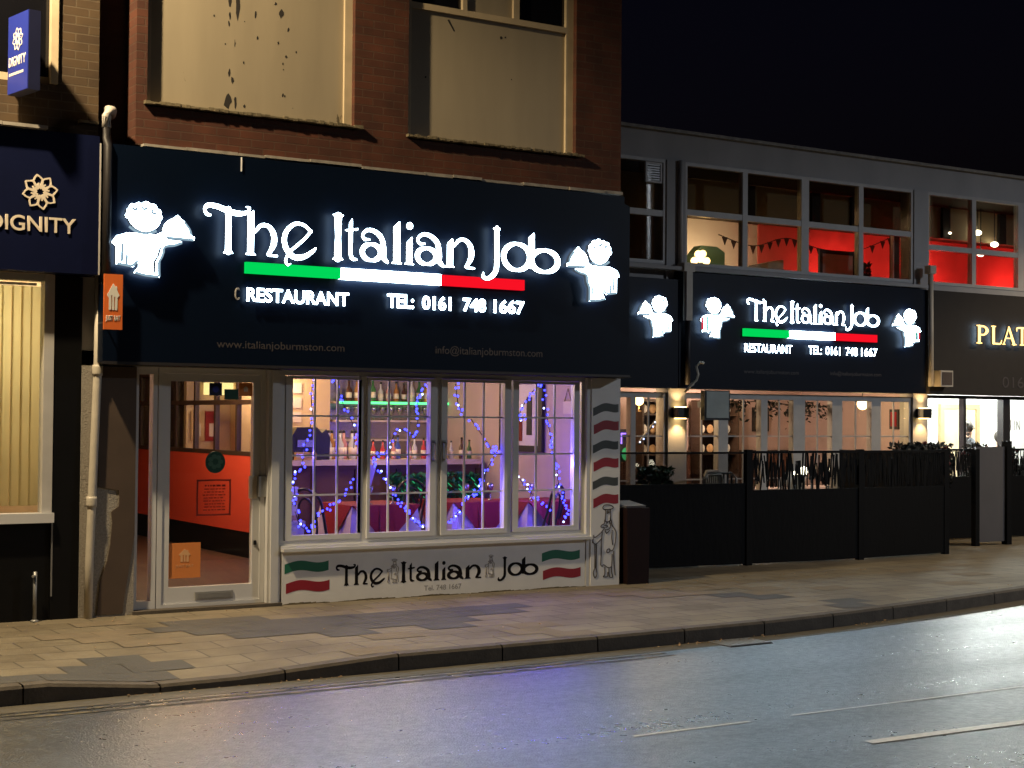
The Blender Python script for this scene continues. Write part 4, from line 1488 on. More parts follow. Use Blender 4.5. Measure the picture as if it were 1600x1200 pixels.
for wd, a, c in (('TEL:', 0.0, 0.285), ('0161', 0.375, 0.695), ('748', 0.825, 1.085), ('1667', 1.175, 1.535)):
    text_front(wd, 'lit_word', 2.295 + a * 1.0000, 2.295 + c * 1.0000, 2.772, 2.905, -0.29, 0.012, 'letter_face', SG, bold=0.03, sides='letter_side')
MB().box(0.835, 0.845, -0.262, -0.2505, 3.93, 4.055).build('loose_wire', 'ceramic', SG)
text_front('C', 'unlit_letter', 0.79, 0.83, 2.775, 2.885, -0.253, 0.02, 'grey_print', SG)
text_front('www.italianjoburmston.com', 'faint_words', 0.63, 1.88, 2.325, 2.415, -0.2505, 0.001, 'faint_print', SG)
text_front('info@italianjoburmston.com', 'faint_words', 2.85, 4.08, 2.335, 2.435, -0.2505, 0.001, 'faint_print', SG)

# ------------------------------------------------------------------ neighbouring shop on the near side
NB = thing('neighbouring_shop', 'buff brick building with blue signboard and a window of lit vertical blinds', 'building', (-2.5, 0, 0))
b = MB()
b.box(-6.0, -3.2, 0.0, 0.3, 4.12, 7.0)
b.box(-0.74, -0.381, 0.0, 0.3, 4.12, 7.0)
b.box(-3.2, -0.74, 0.0, 0.3, 4.12, 4.55)
b.box(-6.0, -0.381, 0.3, 8.0, 4.12, 7.0)
b.build('brick_wall', 'buff_brick', NB)
w = MB()
w.box(-0.80, -0.741, -0.03, 0.05, 4.56, 7.0)
w.box(-3.2, -0.801, 0.03, 0.10, 4.551, 4.62)
w = w.build('upper_window', 'cream', NB)
MB().box(-3.2, -0.801, 0.06, 0.07, 4.62, 7.0).build('pane', 'glass_black', w)
b = MB()
x = -4.0
while x < -0.9:
    w_ = rnd.uniform(0.4, 0.8)
    b.box(x, min(-0.88, x + w_) - 0.004, -0.27, 0.0, 4.122, 4.147 + rnd.uniform(0, 0.01))
    x += w_
b.build('flashing', 'lead', NB)
b = MB()
b.box(-0.56, -0.39, -0.05, 0.1, 4.25, 4.275)
b.build('ledge', 'mossy', NB)
# pilaster, black panel, riser, sill
MB().box(-0.74, -0.501, -0.02, 0.2, 0.0, 2.92).build('black_panel', 'black_paint', NB)
MB().box(-6.0, -0.741, 0.0, 0.2, 0.0, 0.825).build('stall_riser', 'black_paint', NB)
MB().box(-0.7405, -0.728, -0.028, -0.0205, 0.2, 0.82).build('edge_strip', 'galv', NB)
MB().box(-0.50, -0.385, 0.019, 0.3, 2.30, 2.93).build('upper_pilaster', 'grey_wall', NB)
w = MB()
w.box(-0.825, -0.741, -0.03, 0.10, 0.91, 2.93)
w.box(-6.0, -0.825, -0.02, 0.10, 2.87, 2.93)
w = w.build('shop_window', 'upvc_old', NB)
MB().box(-6.0, -0.73, -0.07, 0.10, 0.826, 0.908).build('sill', 'upvc', w)
MB().box(-6.0, -0.825, 0.04, 0.046, 0.909, 2.87).build('pane', 'glass', w)
m, t, out = nt('backlit_blind')
tl = N(t, 'ShaderNodeBsdfTranslucent')
tl.inputs[0].default_value = (0.82, 0.78, 0.60, 1)
df = N(t, 'ShaderNodeBsdfDiffuse')
df.inputs[0].default_value = (0.6, 0.5, 0.3, 1)
mx = N(t, 'ShaderNodeMixShader')
mx.inputs[0].default_value = 0.6
t.links.new(df.outputs[0], mx.inputs[1])
t.links.new(tl.outputs[0], mx.inputs[2])
t.links.new(mx.outputs[0], out.inputs[0])
M['blind'] = m
BL = thing('vertical_blind', 'cream vertical blind slats lit from behind in the blue shop window', 'blind', (-1.6, 0.2, 0.95))
x = -2.6
k = 0
while x < -0.86:
    a = R(16 + rnd.uniform(-5, 5))
    s_ = MB()
    wv = 0.092
    mrot = Matrix.Rotation(a, 3, 'Z')
    s_.obox((x + 0.04, 0.2 + rnd.uniform(-.006, .006), 1.90), (wv / 2, 0.0015, 0.94), mrot)
    s_.build('slat', 'blind', BL)
    x += 0.082
MB().box(-2.7, -0.84, 0.17, 0.23, 2.845, 2.868).build('head_rail', 'upvc', BL)
b = MB()
b.box(-6.0, -0.70, 2.5, 2.6, 0.0, 3.0)
b.box(-0.72, -0.70, 0.2, 2.5, 0.0, 3.0)
b.box(-6.0, -0.72, 0.2, 2.5, 2.94, 3.0)
b.box(-6.0, -0.72, 0.2, 2.5, 0.0, 0.02)
b.build('interior_wall', 'warm_wall', NB)
point('shop_light', (-1.4, 1.0, 2.5), 80, (1.0, 0.88, 0.60), 0.15, NB)

DS = thing('fascia_sign', 'deep blue shop fascia board with pale flower emblem and capital lettering', 'shop sign', (-2.5, -0.2, 2.93))
MB().box(-6.0, -0.425, -0.2, 0.0, 2.935, 4.12).build('sign_panel', 'dignity_navy', DS)
MB().box(-0.425, -0.412, -0.205, 0.0, 2.935, 4.06).build('edge_strip', 'upvc_old', DS)
text_front('DIGNITY', 'lettering', -1.345, -0.622, 3.265, 3.395, -0.2, 0.012, 'pale_print', DS, bold=0.012)


def flower(cx, cz, r, y, m, parent, to=None):
    st = []
    for k in range(8):
        a = math.pi * 2 * k / 8 + 0.2
        for sgn in (-1, 1):
            tip = (cx + r * math.cos(a), cz + r * math.sin(a))
            mid = (cx + 0.72 * r * math.cos(a + sgn * 0.36), cz + 0.72 * r * math.sin(a + sgn * 0.36))
            inn = (cx + 0.26 * r * math.cos(a + sgn * 0.1), cz + 0.26 * r * math.sin(a + sgn * 0.1))
            st.append([(*tip, 0.045 * r), (*mid, 0.05 * r), (*inn, 0.04 * r)])
        ia = (cx + 0.5 * r * math.cos(a), cz + 0.5 * r * math.sin(a))
        st.append([(*ia, 0.05 * r), (cx + 0.2 * r * math.cos(a + 0.5), cz + 0.2 * r * math.sin(a + 0.5), 0.04 * r)])
    L = shape_contours(st, h=r * 0.045)
    return L


me = curve_mesh(flower(-0.925, 3.60, 0.145, 0, None, None), 0.012, name='flower_emblem')
# horizontally narrower than tall, as on the board
put_front(me, 'flower_emblem', -0.2, 'pale_print', DS)

PS = thing('projecting_sign', 'bright blue projecting sign with pale lettering high on the buff brick wall', 'hanging sign', (-1.12, 0, 4.40))
ang = R(10)
SL = 0.44
ps_m = Matrix.Translation((-1.13, -0.02, 4.40)) @ Matrix.Rotation(R(-90) + ang, 4, 'Z')


def ps_part(bm, name, m):
    bm.v = [tuple(ps_m @ Vector(v)) for v in bm.v]
    return bm.build(name, m, PS)


ps_part(MB().box(0.06, SL, -0.05, 0.05, 0.0, 0.655), 'sign_box', 'blue_edge')
ps_part(MB().box(0.062, SL - 0.002, -0.058, -0.0505, 0.004, 0.651), 'sign_face', 'bright_blue')
ps_part(MB().box(0.0, 0.059, -0.02, 0.02, 0.1, 0.14).box(0.0, 0.059, -0.02, 0.02, 0.5, 0.54), 'bracket', 'black_plastic')


def ps_flat(me, name, m):
    me.transform(ps_m @ Matrix.Translation((0, -0.058, 0)) @ FRONT)
    return link_mesh(name, me, m, PS)


me = curve_mesh(text='DIGNITY', depth=0.004, bold=0.015, name='lettering')
fit(me, 0.085, 0.405, 0.225, 0.305)
ps_flat(me, 'lettering', 'white_print')
lines = MB()
x = 0.09
while x < 0.36:
    w_ = rnd.uniform(0.015, 0.035)
    lines.box(x, x + w_, -0.0605, -0.0582, 0.150, 0.172)
    x += w_ + 0.009
ps_part(lines, 'small_lettering', 'white_print')
me = curve_mesh(flower(0.25, 0.44, 0.095, 0, None, None), 0.004, name='flower_emblem')
ps_flat(me, 'flower_emblem', 'white_print')

# downpipe between the two shops
dp = thing('downpipe', 'off white downpipe running down between the blue shop and the restaurant', 'drainpipe', (-0.375, -0.06, 0))
MB().tube([(-0.43, -0.07, 0.0), (-0.425, -0.07, 0.5), (-0.405, -0.07, 1.2), (-0.375, -0.07, 2.2), (-0.372, -0.07, 2.96)], 0.036, 10).build('pipe', 'pipe_white', dp)
MB().tube([(-0.372, -0.255, 2.85), (-0.372, -0.255, 4.04), (-0.372, -0.22, 4.10), (-0.372, -0.20, 4.30), (-0.345, -0.17, 4.36), (-0.29, -0.10, 4.37), (-0.24, 0.1, 4.37), (-0.22, 0.28, 4.37)], 0.036, 10).build('upper_pipe', 'dark_frame', dp)
MB().tube([(-0.372, -0.205, 4.2), (-0.370, -0.20, 4.30), (-0.345, -0.17, 4.362), (-0.29, -0.10, 4.372), (-0.235, 0.1, 4.372)], 0.040, 10).build('bend', 'pipe_grey', dp)
for z in (0.95, 2.08):
    o_ = -0.423 if z < 1 else -0.378
    MB().lathe([(0.044, 0), (0.046, 0.02), (0.046, 0.07), (0.044, 0.09)], (o_ + (0.01 if z < 1 else 0), -0.07, z), 12).build('collar', 'pipe_white', dp)

# orange hanging sign
JS = thing('projecting_sign', 'small orange projecting sign with a white house mark beside the downpipe', 'hanging sign', (-0.32, -0.3, 2.47))
MB().box(-0.415, -0.255, -0.345, -0.325, 2.465, 2.935).build('sign_board', 'orange', JS)
MB().box(-0.39, -0.38, -0.325, -0.05, 2.86, 2.875).box(-0.39, -0.38, -0.325, -0.05, 2.52, 2.535).build('bracket', 'galv', JS)
house_logo(-0.39, -0.285, 2.63, 2.855, -0.345, 'white_print', JS, dep=0.004)
text_front('JUST EAT', 'lettering', -0.40, -0.275, 2.53, 2.585, -0.345, 0.004, 'white_print', JS, bold=0.015)

# thin post on the pavement
po = thing('marker_post', 'thin grey metal stub post standing at the foot of the black wall', 'post', (-0.885, -0.08, 0))
MB().tube([(-0.885, -0.08, 0), (-0.885, -0.08, 0.42)], 0.016, 8).build('post', 'galv', po)
MB().lathe([(0.035, 0), (0.035, 0.012), (0.018, 0.02)], (-0.885, -0.08, 0), 10).build('base', 'galv', po)
MB().tube([(-0.885, -0.08, 0.385), (-0.91, -0.105, 0.385)], 0.013, 6).build('clip', 'galv', po)

# ------------------------------------------------------------------ the set-back terrace with the second shopfront and the salon
TB = thing('terrace_building', 'long pale two storey flat roofed building set back behind the fenced patio', 'building', (10, 3, 0))
b = MB()
E_ = 21.0
b.box(5.3, E_, 3.0, 3.25, 5.19, 5.56)              # eaves band
b.box(5.3, 7.2, 3.0, 3.25, 0.0, 5.19)
b.box(8.155, 8.47, 2.97, 3.25, 3.6, 5.19)
b.box(12.80, 13.09, 2.97, 3.25, 3.6, 5.19)
b.box(17.3, 17.6, 2.97, 3.25, 3.6, 5.19)
b.box(7.2, E_, 3.0, 3.25, 3.55, 3.80)              # band under the upper windows
b.box(7.2, E_, 3.02, 3.25, 2.15, 3.55)
b.box(8.21, 8.50, 2.985, 3.25, 0.0, 2.15)
b.box(12.80, 13.10, 2.985, 3.25, 0.0, 2.15)
b.box(5.3, E_, 9.0, 9.2, 0.0, 5.19)
b.box(20.8, E_, 3.25, 9.0, 0.0, 5.19)
b.build('wall', 'grey_wall', TB)
b = MB()
b.box(5.25, E_, 2.93, 9.2, 5.561, 5.60)
b.build('roof', 'lead', TB)


def upper_window(x0, x1, mull, zmid, zb_=3.80, zt_=5.19, parent=TB, m='upvc_old', wide=()):
    f_ = MB()
    frame(f_, x0, x1, zb_, zt_, 0.045, 2.99, 3.08)
    edges = [x0 + 0.045]
    for q in mull:
        hw = 0.07 if q in wide else 0.045
        f_.box(q - hw, q + hw, 2.99, 3.08, zb_ + 0.045, zt_ - 0.045)
        edges += [q - hw, q + hw]
    edges.append(x1 - 0.045)
    for k in range(0, len(edges), 2):
        f_.box(edges[k], edges[k + 1], 2.995, 3.075, zmid - 0.04, zmid + 0.04)
    wv_ = f_.build('window', m, parent)
    MB().box(x0 + 0.03, x1 - 0.03, 3.03, 3.036, zb_ + 0.03, zt_ - 0.03).build('pane', 'glass_dark', wv_)
    return wv_


w1 = upper_window(7.2, 8.155, (), 4.47)
upper_window(8.47, 12.80, (9.53, 10.64, 11.73), 4.52, wide=(10.64,))
upper_window(13.09, 17.3, (14.12, 15.20, 16.25), 4.36, wide=(15.20,))
upper_window(17.6, 20.8, (18.6, 19.7), 4.36)
# lower shopfront windows of the restaurant
def shop_window(x0, x1, posts, bars, zb_=0.35, zt_=2.10, rows=3, m='upvc_old'):
    f_ = MB()
    frame(f_, x0, x1, zb_, zt_, 0.05, 3.02, 3.12, wt=0.075)
    ed = [x0 + 0.05]
    for a, c in posts:
        f_.box(a, c, 3.02, 3.12, zb_ + 0.05, zt_ - 0.075)
        ed += [a, c]
    ed.append(x1 - 0.05)
    wv_ = f_.build('window', m, TB)
    g_ = MB()
    for k in range(0, len(ed), 2):
        n = bars
        a, c = ed[k], ed[k + 1]
        for q in range(1, n):
            xc = a + (c - a) * q / n
            g_.box(xc - 0.010, xc + 0.010, 3.045, 3.065, zb_ + 0.05, zt_ - 0.075)
        for q in range(1, rows):
            zc = zb_ + (zt_ - zb_) * q / rows
            for j in range(n):
                xa = a + (c - a) * j / n + (0.01 if j else 0)
                xc = a + (c - a) * (j + 1) / n - (0.01 if j < n - 1 else 0)
                g_.box(xa, xc, 3.047, 3.063, zc - 0.009, zc + 0.009)
    g_.build('glazing_bars', m, wv_)
    MB().box(x0 + 0.03, x1 - 0.03, 3.052, 3.058, zb_ + 0.03, zt_ - 0.05).build('pane', 'glass', wv_)


shop_window(7.2, 8.21, [(7.62, 7.70)], 2)
shop_window(8.50, 12.80, [(9.10, 9.27), (9.86, 9.98), (10.46, 10.68), (11.20, 11.40), (11.98, 12.17)], 2)
MB().box(7.2, 13.0, 3.0, 3.2, 0.0, 0.345).build('stall_riser', 'white_paint', TB)
# salon shopfront
f_ = MB()
frame(f_, 13.10, 17.2, 0.85, 2.14, 0.05, 3.02, 3.12)
f_.box(13.935, 13.985, 3.02, 3.12, 0.90, 2.09)
f_.box(14.80, 14.96, 3.0, 3.12, 0.90, 2.09)
f_.box(15.9, 16.05, 3.02, 3.12, 0.90, 2.09)
wv = f_.build('window', 'dark_frame', TB)
MB().box(13.12, 17.18, 3.052, 3.058, 0.88, 2.12).build('pane', 'glass', wv)
g_ = [('P', 14.43, 14.49), ('L', 14.53, 14.59), ('A', 14.62, 14.71)]
for ch, a, c in g_:
    glyph(ch, a, c, 1.615, 0.15, 3.0515, 0.001, 'grey_print', wv)
for k, (ch, a, c) in enumerate((('TS', 14.99, 15.07), ('I', 15.10, 15.13))):
    glyph(ch, a, c, 1.615, 0.15, 3.0515, 0.001, 'grey_print', wv)
text_front('N', 'letter', 15.16, 15.25, 1.615, 1.765, 3.0515, 0.001, 'grey_print', wv)
MB().box(13.10, E_, 3.0, 3.2, 0.0, 0.845).build('stall_riser', 'black_paint', TB)
MB().box(17.2, 20.8, 3.02, 3.2, 0.85, 2.14).build('shutter', 'dark_frame', TB)
# rooms
b = MB()
b.box(7.2, 20.8, 5.5, 5.6, 3.0, 5.19)
b.build('interior_wall', 'white_wall', TB)
b = MB()
b.box(11.95, 20.8, 5.47, 5.4995, 3.0, 5.0)
b.build('red_wallpaper', 'red_velvet', TB)
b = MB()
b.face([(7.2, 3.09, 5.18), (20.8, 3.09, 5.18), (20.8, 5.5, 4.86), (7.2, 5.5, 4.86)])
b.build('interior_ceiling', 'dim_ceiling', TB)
b = MB().box(7.2, 20.8, 3.55, 3.65, 4.60, 5.09)  # added board, keeps the red-lit ceiling out of the upper panes
b.build('added_backing_board', 'backing_board_brown', TB)
b = MB()
for xx in (10.0, 11.25, 12.05, 13.25, 14.0, 15.3, 16.6):
    b.box(xx, xx + 0.16, 3.50, 3.549, 4.60, 5.08)
b.build('added_dark_strips', 'soot', TB)  # dark strips added to imitate the dark bands in the upper panes
MB().box(7.2, 20.8, 3.25, 5.5, 2.95, 3.0).build('upper_floor', 'wood_dark', TB)
MB().box(9.05, 9.15, 4.3, 5.5, 3.0, 5.0).build('interior_wall', 'warm_wall', TB)
b = MB()
b.box(7.2, 13.0, 5.6, 5.7, 0.0, 2.6)
b.box(13.0, 13.09, 3.25, 5.7, 0.0, 2.6)
b.box(7.1, 7.2, 3.0, 5.7, 0.0, 2.6)
b.build('interior_wall', 'lilac_wall', TB)
MB().box(7.2, 20.8, 3.25, 5.7, 2.45, 2.55).build('interior_ceiling', 'ceiling', TB)
MB().box(7.2, 20.8, 3.2, 5.7, 0.004, 0.02).build('interior_floor', 'wood_dark', TB)
b = MB()
b.box(13.1, 20.8, 5.6, 5.7, 0.0, 2.44)
b.build('interior_wall', 'white_wall', TB)
# inner doorway of the salon: framed opening
dfm = MB()
frame(dfm, 16.2, 17.2, 0.02, 2.05, 0.09, 5.53, 5.599, wb=0.001)
dw = dfm.build('inner_door', 'wood_frame_pale', TB)
MB().box(16.29, 17.11, 5.56, 5.598, 0.03, 1.96).build('door_leaf', 'cream', dw)

point('room_light', (10.6, 4.9, 4.0), 42, (1.0, 0.66, 0.36), 0.1, TB)
point('room_light', (13.6, 4.95, 4.0), 50, (1.0, 0.10, 0.08), 0.1, TB)
point('room_light', (15.6, 4.95, 4.0), 50, (1.0, 0.10, 0.08), 0.1, TB)
point('room_light', (17.8, 4.95, 4.0), 50, (1.0, 0.10, 0.08), 0.1, TB)
point('room_light', (8.1, 4.0, 2.2), 50, (1.0, 0.72, 0.42), 0.1, TB)
point('room_light', (10.4, 4.6, 2.2), 85, (1.0, 0.68, 0.45), 0.1, TB)
for xx in (14.2, 15.6, 17.2):
    point('room_light', (xx, 4.3, 2.3), 260, (0.93, 1.0, 0.97), 0.2, TB)

# fascia of the second restaurant front
S2 = thing('restaurant_sign', 'smaller navy signboard with the same lit lettering and three waiters over the patio', 'shop sign', (10.1, 2.85, 2.16))
b = MB()
b.box(7.15, 8.28, 2.86, 3.018, 2.15, 3.59)
b.box(8.281, 12.93, 2.85, 2.995, 2.155, 3.70)
b.build('sign_panel', 'navy', S2)
b = MB().box(7.15, 12.93, 2.80, 2.996, 3.715, 3.76)
b.build('sign_cap', 'grey_wall', S2)
waiter(7.53, 8.10, 2.80, 3.355, 2.81, 0.05, S2, flip=True)
waiter(8.555, 9.145, 2.82, 3.375, 2.80, 0.05, S2)
waiter(12.12, 12.71, 2.82, 3.385, 2.80, 0.05, S2, flip=True)
X2 = [(9.37, 9.69), (9.66, 9.87), (9.88, 10.11), (10.155, 10.235), (10.24, 10.345), (10.36, 10.565), (10.58, 10.665), (10.685, 10.765), (10.775, 10.985), (10.995, 11.20), (11.205, 11.36), (11.36, 11.63), (11.61, 11.88)]
for k, ch in enumerate(WORD):
    glyph(ch, X2[k][0], X2[k][1], 3.085, 0.305, 2.795, 0.03, 'letter_face', S2, 'letter_side')
MB().box(9.37, 10.179, 2.80, 2.8495, 2.88, 2.985).build('flag_bar', 'bar_green', S2)
MB().box(10.181, 11.039, 2.80, 2.8495, 2.878, 2.983).build('flag_bar', 'bar_white', S2)
MB().box(11.041, 11.87, 2.80, 2.8495, 2.876, 2.981).build('flag_bar', 'bar_red', S2)
text_front('RESTAURANT', 'lit_word', 9.37, 10.23, 2.665, 2.78, 2.815, 0.01, 'letter_face', S2, bold=0.0, sides='letter_side')
for wd, a, c in (('TEL:', 0.0, 0.285), ('0161', 0.375, 0.695), ('748', 0.825, 1.085), ('1667', 1.175, 1.535)):
    text_front(wd, 'lit_word', 10.54 + a * 0.8664, 10.54 + c * 0.8664, 2.668, 2.785, 2.815, 0.01, 'letter_face', S2, bold=0.0, sides='letter_side')
text_front('www.italianjoburmston.com', 'faint_words', 9.4, 10.4, 2.36, 2.43, 2.85, 0.001, 'faint_print', S2)
text_front('info@italianjoburmston.com', 'faint_words', 11.0, 12.0, 2.37, 2.44, 2.85, 0.001, 'faint_print', S2)
# red and green edge of the waiters' folded cloths
for ax in (8.575,):
    MB().box(ax, ax + 0.03, 2.742, 2.7495, 2.93, 3.10).build('cloth_stripe', 'cape_red', S2)
    MB().box(ax + 0.085, ax + 0.11, 2.742, 2.7495, 2.92, 3.12).build('cloth_stripe', 'cape_green', S2)
for ax in (12.655,):
    MB().box(ax, ax + 0.025, 2.742, 2.7495, 2.94, 3.10).build('cloth_stripe', 'cape_red', S2)
    MB().box(ax - 0.06, ax - 0.04, 2.742, 2.7495, 2.93, 3.12).build('cloth_stripe', 'cape_green', S2)

S3 = thing('salon_sign', 'dark fascia board with gold backlit serif letters above the bright salon window', 'shop sign', (15.5, 2.85, 2.16))
MB().box(13.02, 18.0, 2.87, 2.995, 2.155, 3.70).build('sign_panel', 'soot', S3)
for ch, a, c in (('P', 13.94, 14.22), ('L', 14.27, 14.52), ('A', 14.52, 14.86), ('TS', 14.84, 15.12), ('I', 15.2, 15.32)):
    glyph(ch, a, c, 2.93, 0.28, 2.82, 0.03, 'gold_glow', S3, 'gold')
text_front('0161 748', 'faint_words', 14.62, 15.9, 2.27, 2.44, 2.87, 0.004, 'faint_print', S3)

# drainpipes
dp = thing('downpipe', 'cream downpipe with hopper down the pier between two waiter emblems', 'drainpipe', (8.37, 2.75, 2.2))
MB().tube([(8.36, 2.935, 5.19), (8.36, 2.935, 3.82)], 0.033, 8).build('upper_pipe', 'upvc_old', dp)
MB().box(8.30, 8.48, 2.77, 2.93, 3.70, 3.815).build('hopper', 'pipe_white', dp)
MB().box(8.335, 8.435, 2.765, 2.84, 3.05, 3.70).build('pipe', 'pipe_white', dp)
MB().tube([(8.385, 2.80, 3.05), (8.385, 2.80, 2.2)], 0.035, 8).build('lower_pipe', 'dark_frame', dp)
dp = thing('downpipe', 'narrow cream downpipe beside the dark salon fascia', 'drainpipe', (12.98, 2.78, 2.2))
MB().tube([(12.965, 2.80, 3.95), (12.975, 2.80, 2.26)], 0.042, 8).build('pipe', 'pipe_white', dp)
MB().box(12.91, 13.03, 2.75, 2.87, 3.93, 4.05).build('hopper', 'pipe_white', dp)
cb = MB()
cb.tube([(8.34, 2.74, 2.12), (8.36, 2.70, 2.20), (8.44, 2.68, 2.26), (8.47, 2.68, 2.34), (8.45, 2.70, 2.44), (8.50, 2.68, 2.50), (8.56, 2.68, 2.49)], 0.016, 6)
cb.tube([(8.30, 2.74, 2.10), (8.33, 2.70, 2.17), (8.39, 2.69, 2.20), (8.42, 2.70, 2.25)], 0.014, 6)
tag(cb.build('loose_cable', 'pipe_white', None, (8.4, 2.7, 2.1)), 'pale twisted cable sticking out below the cream downpipe', 'cable')


def wall_light(label, x, z):
    t_ = thing('wall_light', label, 'wall light', (x, 2.985, z), 'up and down lights on the patio piers')
    MB().box(x - 0.09, x + 0.09, 2.84, 2.984, z - 0.07, z + 0.07).build('lamp_body', 'black_plastic', t_)
    MB().box(x - 0.06, x + 0.06, 2.86, 2.96, z - 0.082, z - 0.071).build('lamp_lens', 'bulb_warm', t_)
    MB().box(x - 0.06, x + 0.06, 2.86, 2.96, z + 0.071, z + 0.082).build('lamp_lens', 'bulb_warm', t_)
    spot('lamp_light', (x, 2.89, z + 0.10), (x, 2.97, z + 1.0), 9, (1.0, 0.62, 0.25), 110, 0.04, t_)
    spot('lamp_light', (x, 2.89, z - 0.10), (x, 2.97, z - 1.0), 16, (1.0, 0.62, 0.25), 110, 0.04, t_)
    return t_


wall_light('black up and down light on the white pier beside the grey patio screen', 8.355, 1.83)
wall_light('black up and down light on the pier beside the salon window', 12.95, 1.86)
hs = thing('patio_screen', 'square grey wall mounted screen in a black case beside the patio pier', 'screen', (8.75, 2.7, 1.74))
MB().box(8.53, 8.96, 2.62, 2.70, 1.735, 2.13).build('case', 'black_plastic', hs)
MB().box(8.555, 8.935, 2.61, 2.6195, 1.765, 2.115).build('screen_panel', 'sign_panel', hs)
MB().box(8.70, 8.80, 2.70, 2.98, 1.9, 1.98).build('bracket', 'black_plastic', hs)
bs = thing('notice_box', 'small square weathered notice box on the wall under the downpipe by the salon', 'notice box', (13.22, 2.8, 2.26))
MB().box(13.10, 13.36, 2.72, 2.86, 2.26, 2.50).build('box', 'pipe_white', bs)
MB().box(13.125, 13.335, 2.712, 2.7195, 2.285, 2.475).build('front_panel', 'brown_paint', bs)
vf = thing('extractor_fan', 'square white extractor fan set in the upper window by the brick building', 'fan', (7.92, 2.97, 4.85))
b = MB()
frame(b, 7.79, 8.06, 4.86, 5.13, 0.025, 2.955, 2.99)
b.build('housing', 'upvc_old', vf)
b = MB()
for k in range(7):
    b.box(7.815, 8.035, 2.965, 2.975, 4.895 + k * 0.032, 4.912 + k * 0.032)
b.build('louvre', 'galv', vf)

# ------------------------------------------------------------------ patio: fence, furniture, plants
PF = thing('patio_fence', 'black patio fence with clear and cut pattern upper panels beside the pavement', 'fence', (8.6, 0.95, 0))
FX = [5.95, 7.84, 9.60, 11.24]
FY = [1.15, 0.95, 0.86, 0.95]


def fpt(t_):
    return float(np.interp(t_, FX, FY))


for x, hh in zip(FX, (1.375, 1.385, 1.385, 1.375)):
    MB().box(x - 0.045, x + 0.045, fpt(x) - 0.025, fpt(x) + 0.04, 0, hh).build('post', 'fence_black', PF)


def fence_slab(xa, ya, xb2, yb2, z0, z1, th, m, name, parent):
    d_ = Vector((xb2 - xa, yb2 - ya, 0))
    L = d_.length
    ang_ = math.atan2(d_.y, d_.x)
    b_ = MB()
    b_.obox(((xa + xb2) / 2, (ya + yb2) / 2, (z0 + z1) / 2), (L / 2, th / 2, (z1 - z0) / 2), Matrix.Rotation(ang_, 3, 'Z'))
    return b_.build(name, m, parent)


def lattice(xa, ya, xb2, yb2, z0, z1, n, parent, seed):
    rr = random.Random(seed)
    b_ = MB()
    d_ = Vector((xb2 - xa, yb2 - ya, 0))
    ang_ = math.atan2(d_.y, d_.x)
    for k in range(n):
        t0 = (k + 0.5 + rr.uniform(-0.4, 0.4)) / n
        lean = rr.uniform(-0.14, 0.14)
        zc = rr.uniform(z0 + (z1 - z0) * 0.2, z1 - (z1 - z0) * 0.2)
        hl = (z1 - z0) * rr.uniform(0.55, 0.98)
        c_ = (xa + d_.x * t0, ya + d_.y * t0, min(max(zc, z0 + hl * 0.5), z1 - hl * 0.5))
        hl = min(hl, 0.95 * (z1 - z0)) / 2
        w_ = rr.uniform(0.005, 0.013)
        mm = Matrix.Rotation(ang_, 3, 'Z') @ Matrix.Rotation(lean, 3, 'Y')
        off = rr.uniform(-0.006, 0.006)
        b_.obox((c_[0] - math.sin(ang_) * off, c_[1] + off, min(max(c_[2], z0 + hl), z1 - hl)), (w_, 0.004, hl), mm)
    o_ = b_.build('cut_pattern_panel', 'fence_black', parent)
    fence_slab(xa, ya, xb2, yb2, z1, z1 + 0.03, 0.05, 'fence_black', 'top_rail', parent)
    return o_


for k in range(3):
    xa, xb2 = FX[k] + 0.046, FX[k + 1] - 0.046
    ya, yb2 = fpt(xa), fpt(xb2)
    ztop = 0.955 if k == 0 else 0.90
    fence_slab(xa, ya, xb2, yb2, 0.02, ztop, 0.03, 'fence_black', 'solid_panel', PF)
    if k == 0:
        fence_slab(xa, ya, xb2, yb2, ztop + 0.03, 1.335, 0.008, 'glass_frost', 'clear_panel', PF)
        fence_slab(xa, ya, xb2, yb2, 1.336, 1.36, 0.04, 'fence_black', 'top_rail', PF)
        fence_slab(xa, ya, xb2, yb2, ztop, ztop + 0.03, 0.04, 'fence_black', 'middle_rail', PF)
    else:
        lattice(xa, ya, xb2, yb2, ztop, 1.34, 84, PF, 5 + k)
fence_slab(11.24, 1.0, 11.24, 2.9, 0.02, 1.33, 0.03, 'fence_black', 'return_panel', PF)

F2 = thing('salon_fence', 'low black fence with cut pattern panels in front of the salon window', 'fence', (15, 2.55, 0))
for x in (12.9, 14.05, 15.5, 17.5):
    MB().box(x - 0.04, x + 0.04, 2.51, 2.59, 0, 1.36).build('post', 'fence_black', F2)
for xa, xb2, q in ((12.941, 14.009, 1), (14.091, 15.459, 2), (15.541, 17.459, 3)):
    fence_slab(xa, 2.55, xb2, 2.55, 0.02, 0.93, 0.03, 'fence_black', 'solid_panel', F2)
    lattice(xa, 2.55, xb2, 2.55, 0.93, 1.31, 56, F2, 20 + q)

gs = thing('screen_panel', 'tall plain grey screen between two black posts at the end of the patio', 'screen', (12.95, 1.65, 0))
MB().box(12.58, 12.66, 1.61, 1.69, 0, 1.36).build('post', 'fence_black', gs)
MB().box(13.22, 13.32, 1.60, 1.70, 0, 1.47).build('post', 'fence_black', gs)
MB().box(12.661, 13.219, 1.635, 1.665, 0.05, 1.39).build('panel', 'screen_grey', gs)

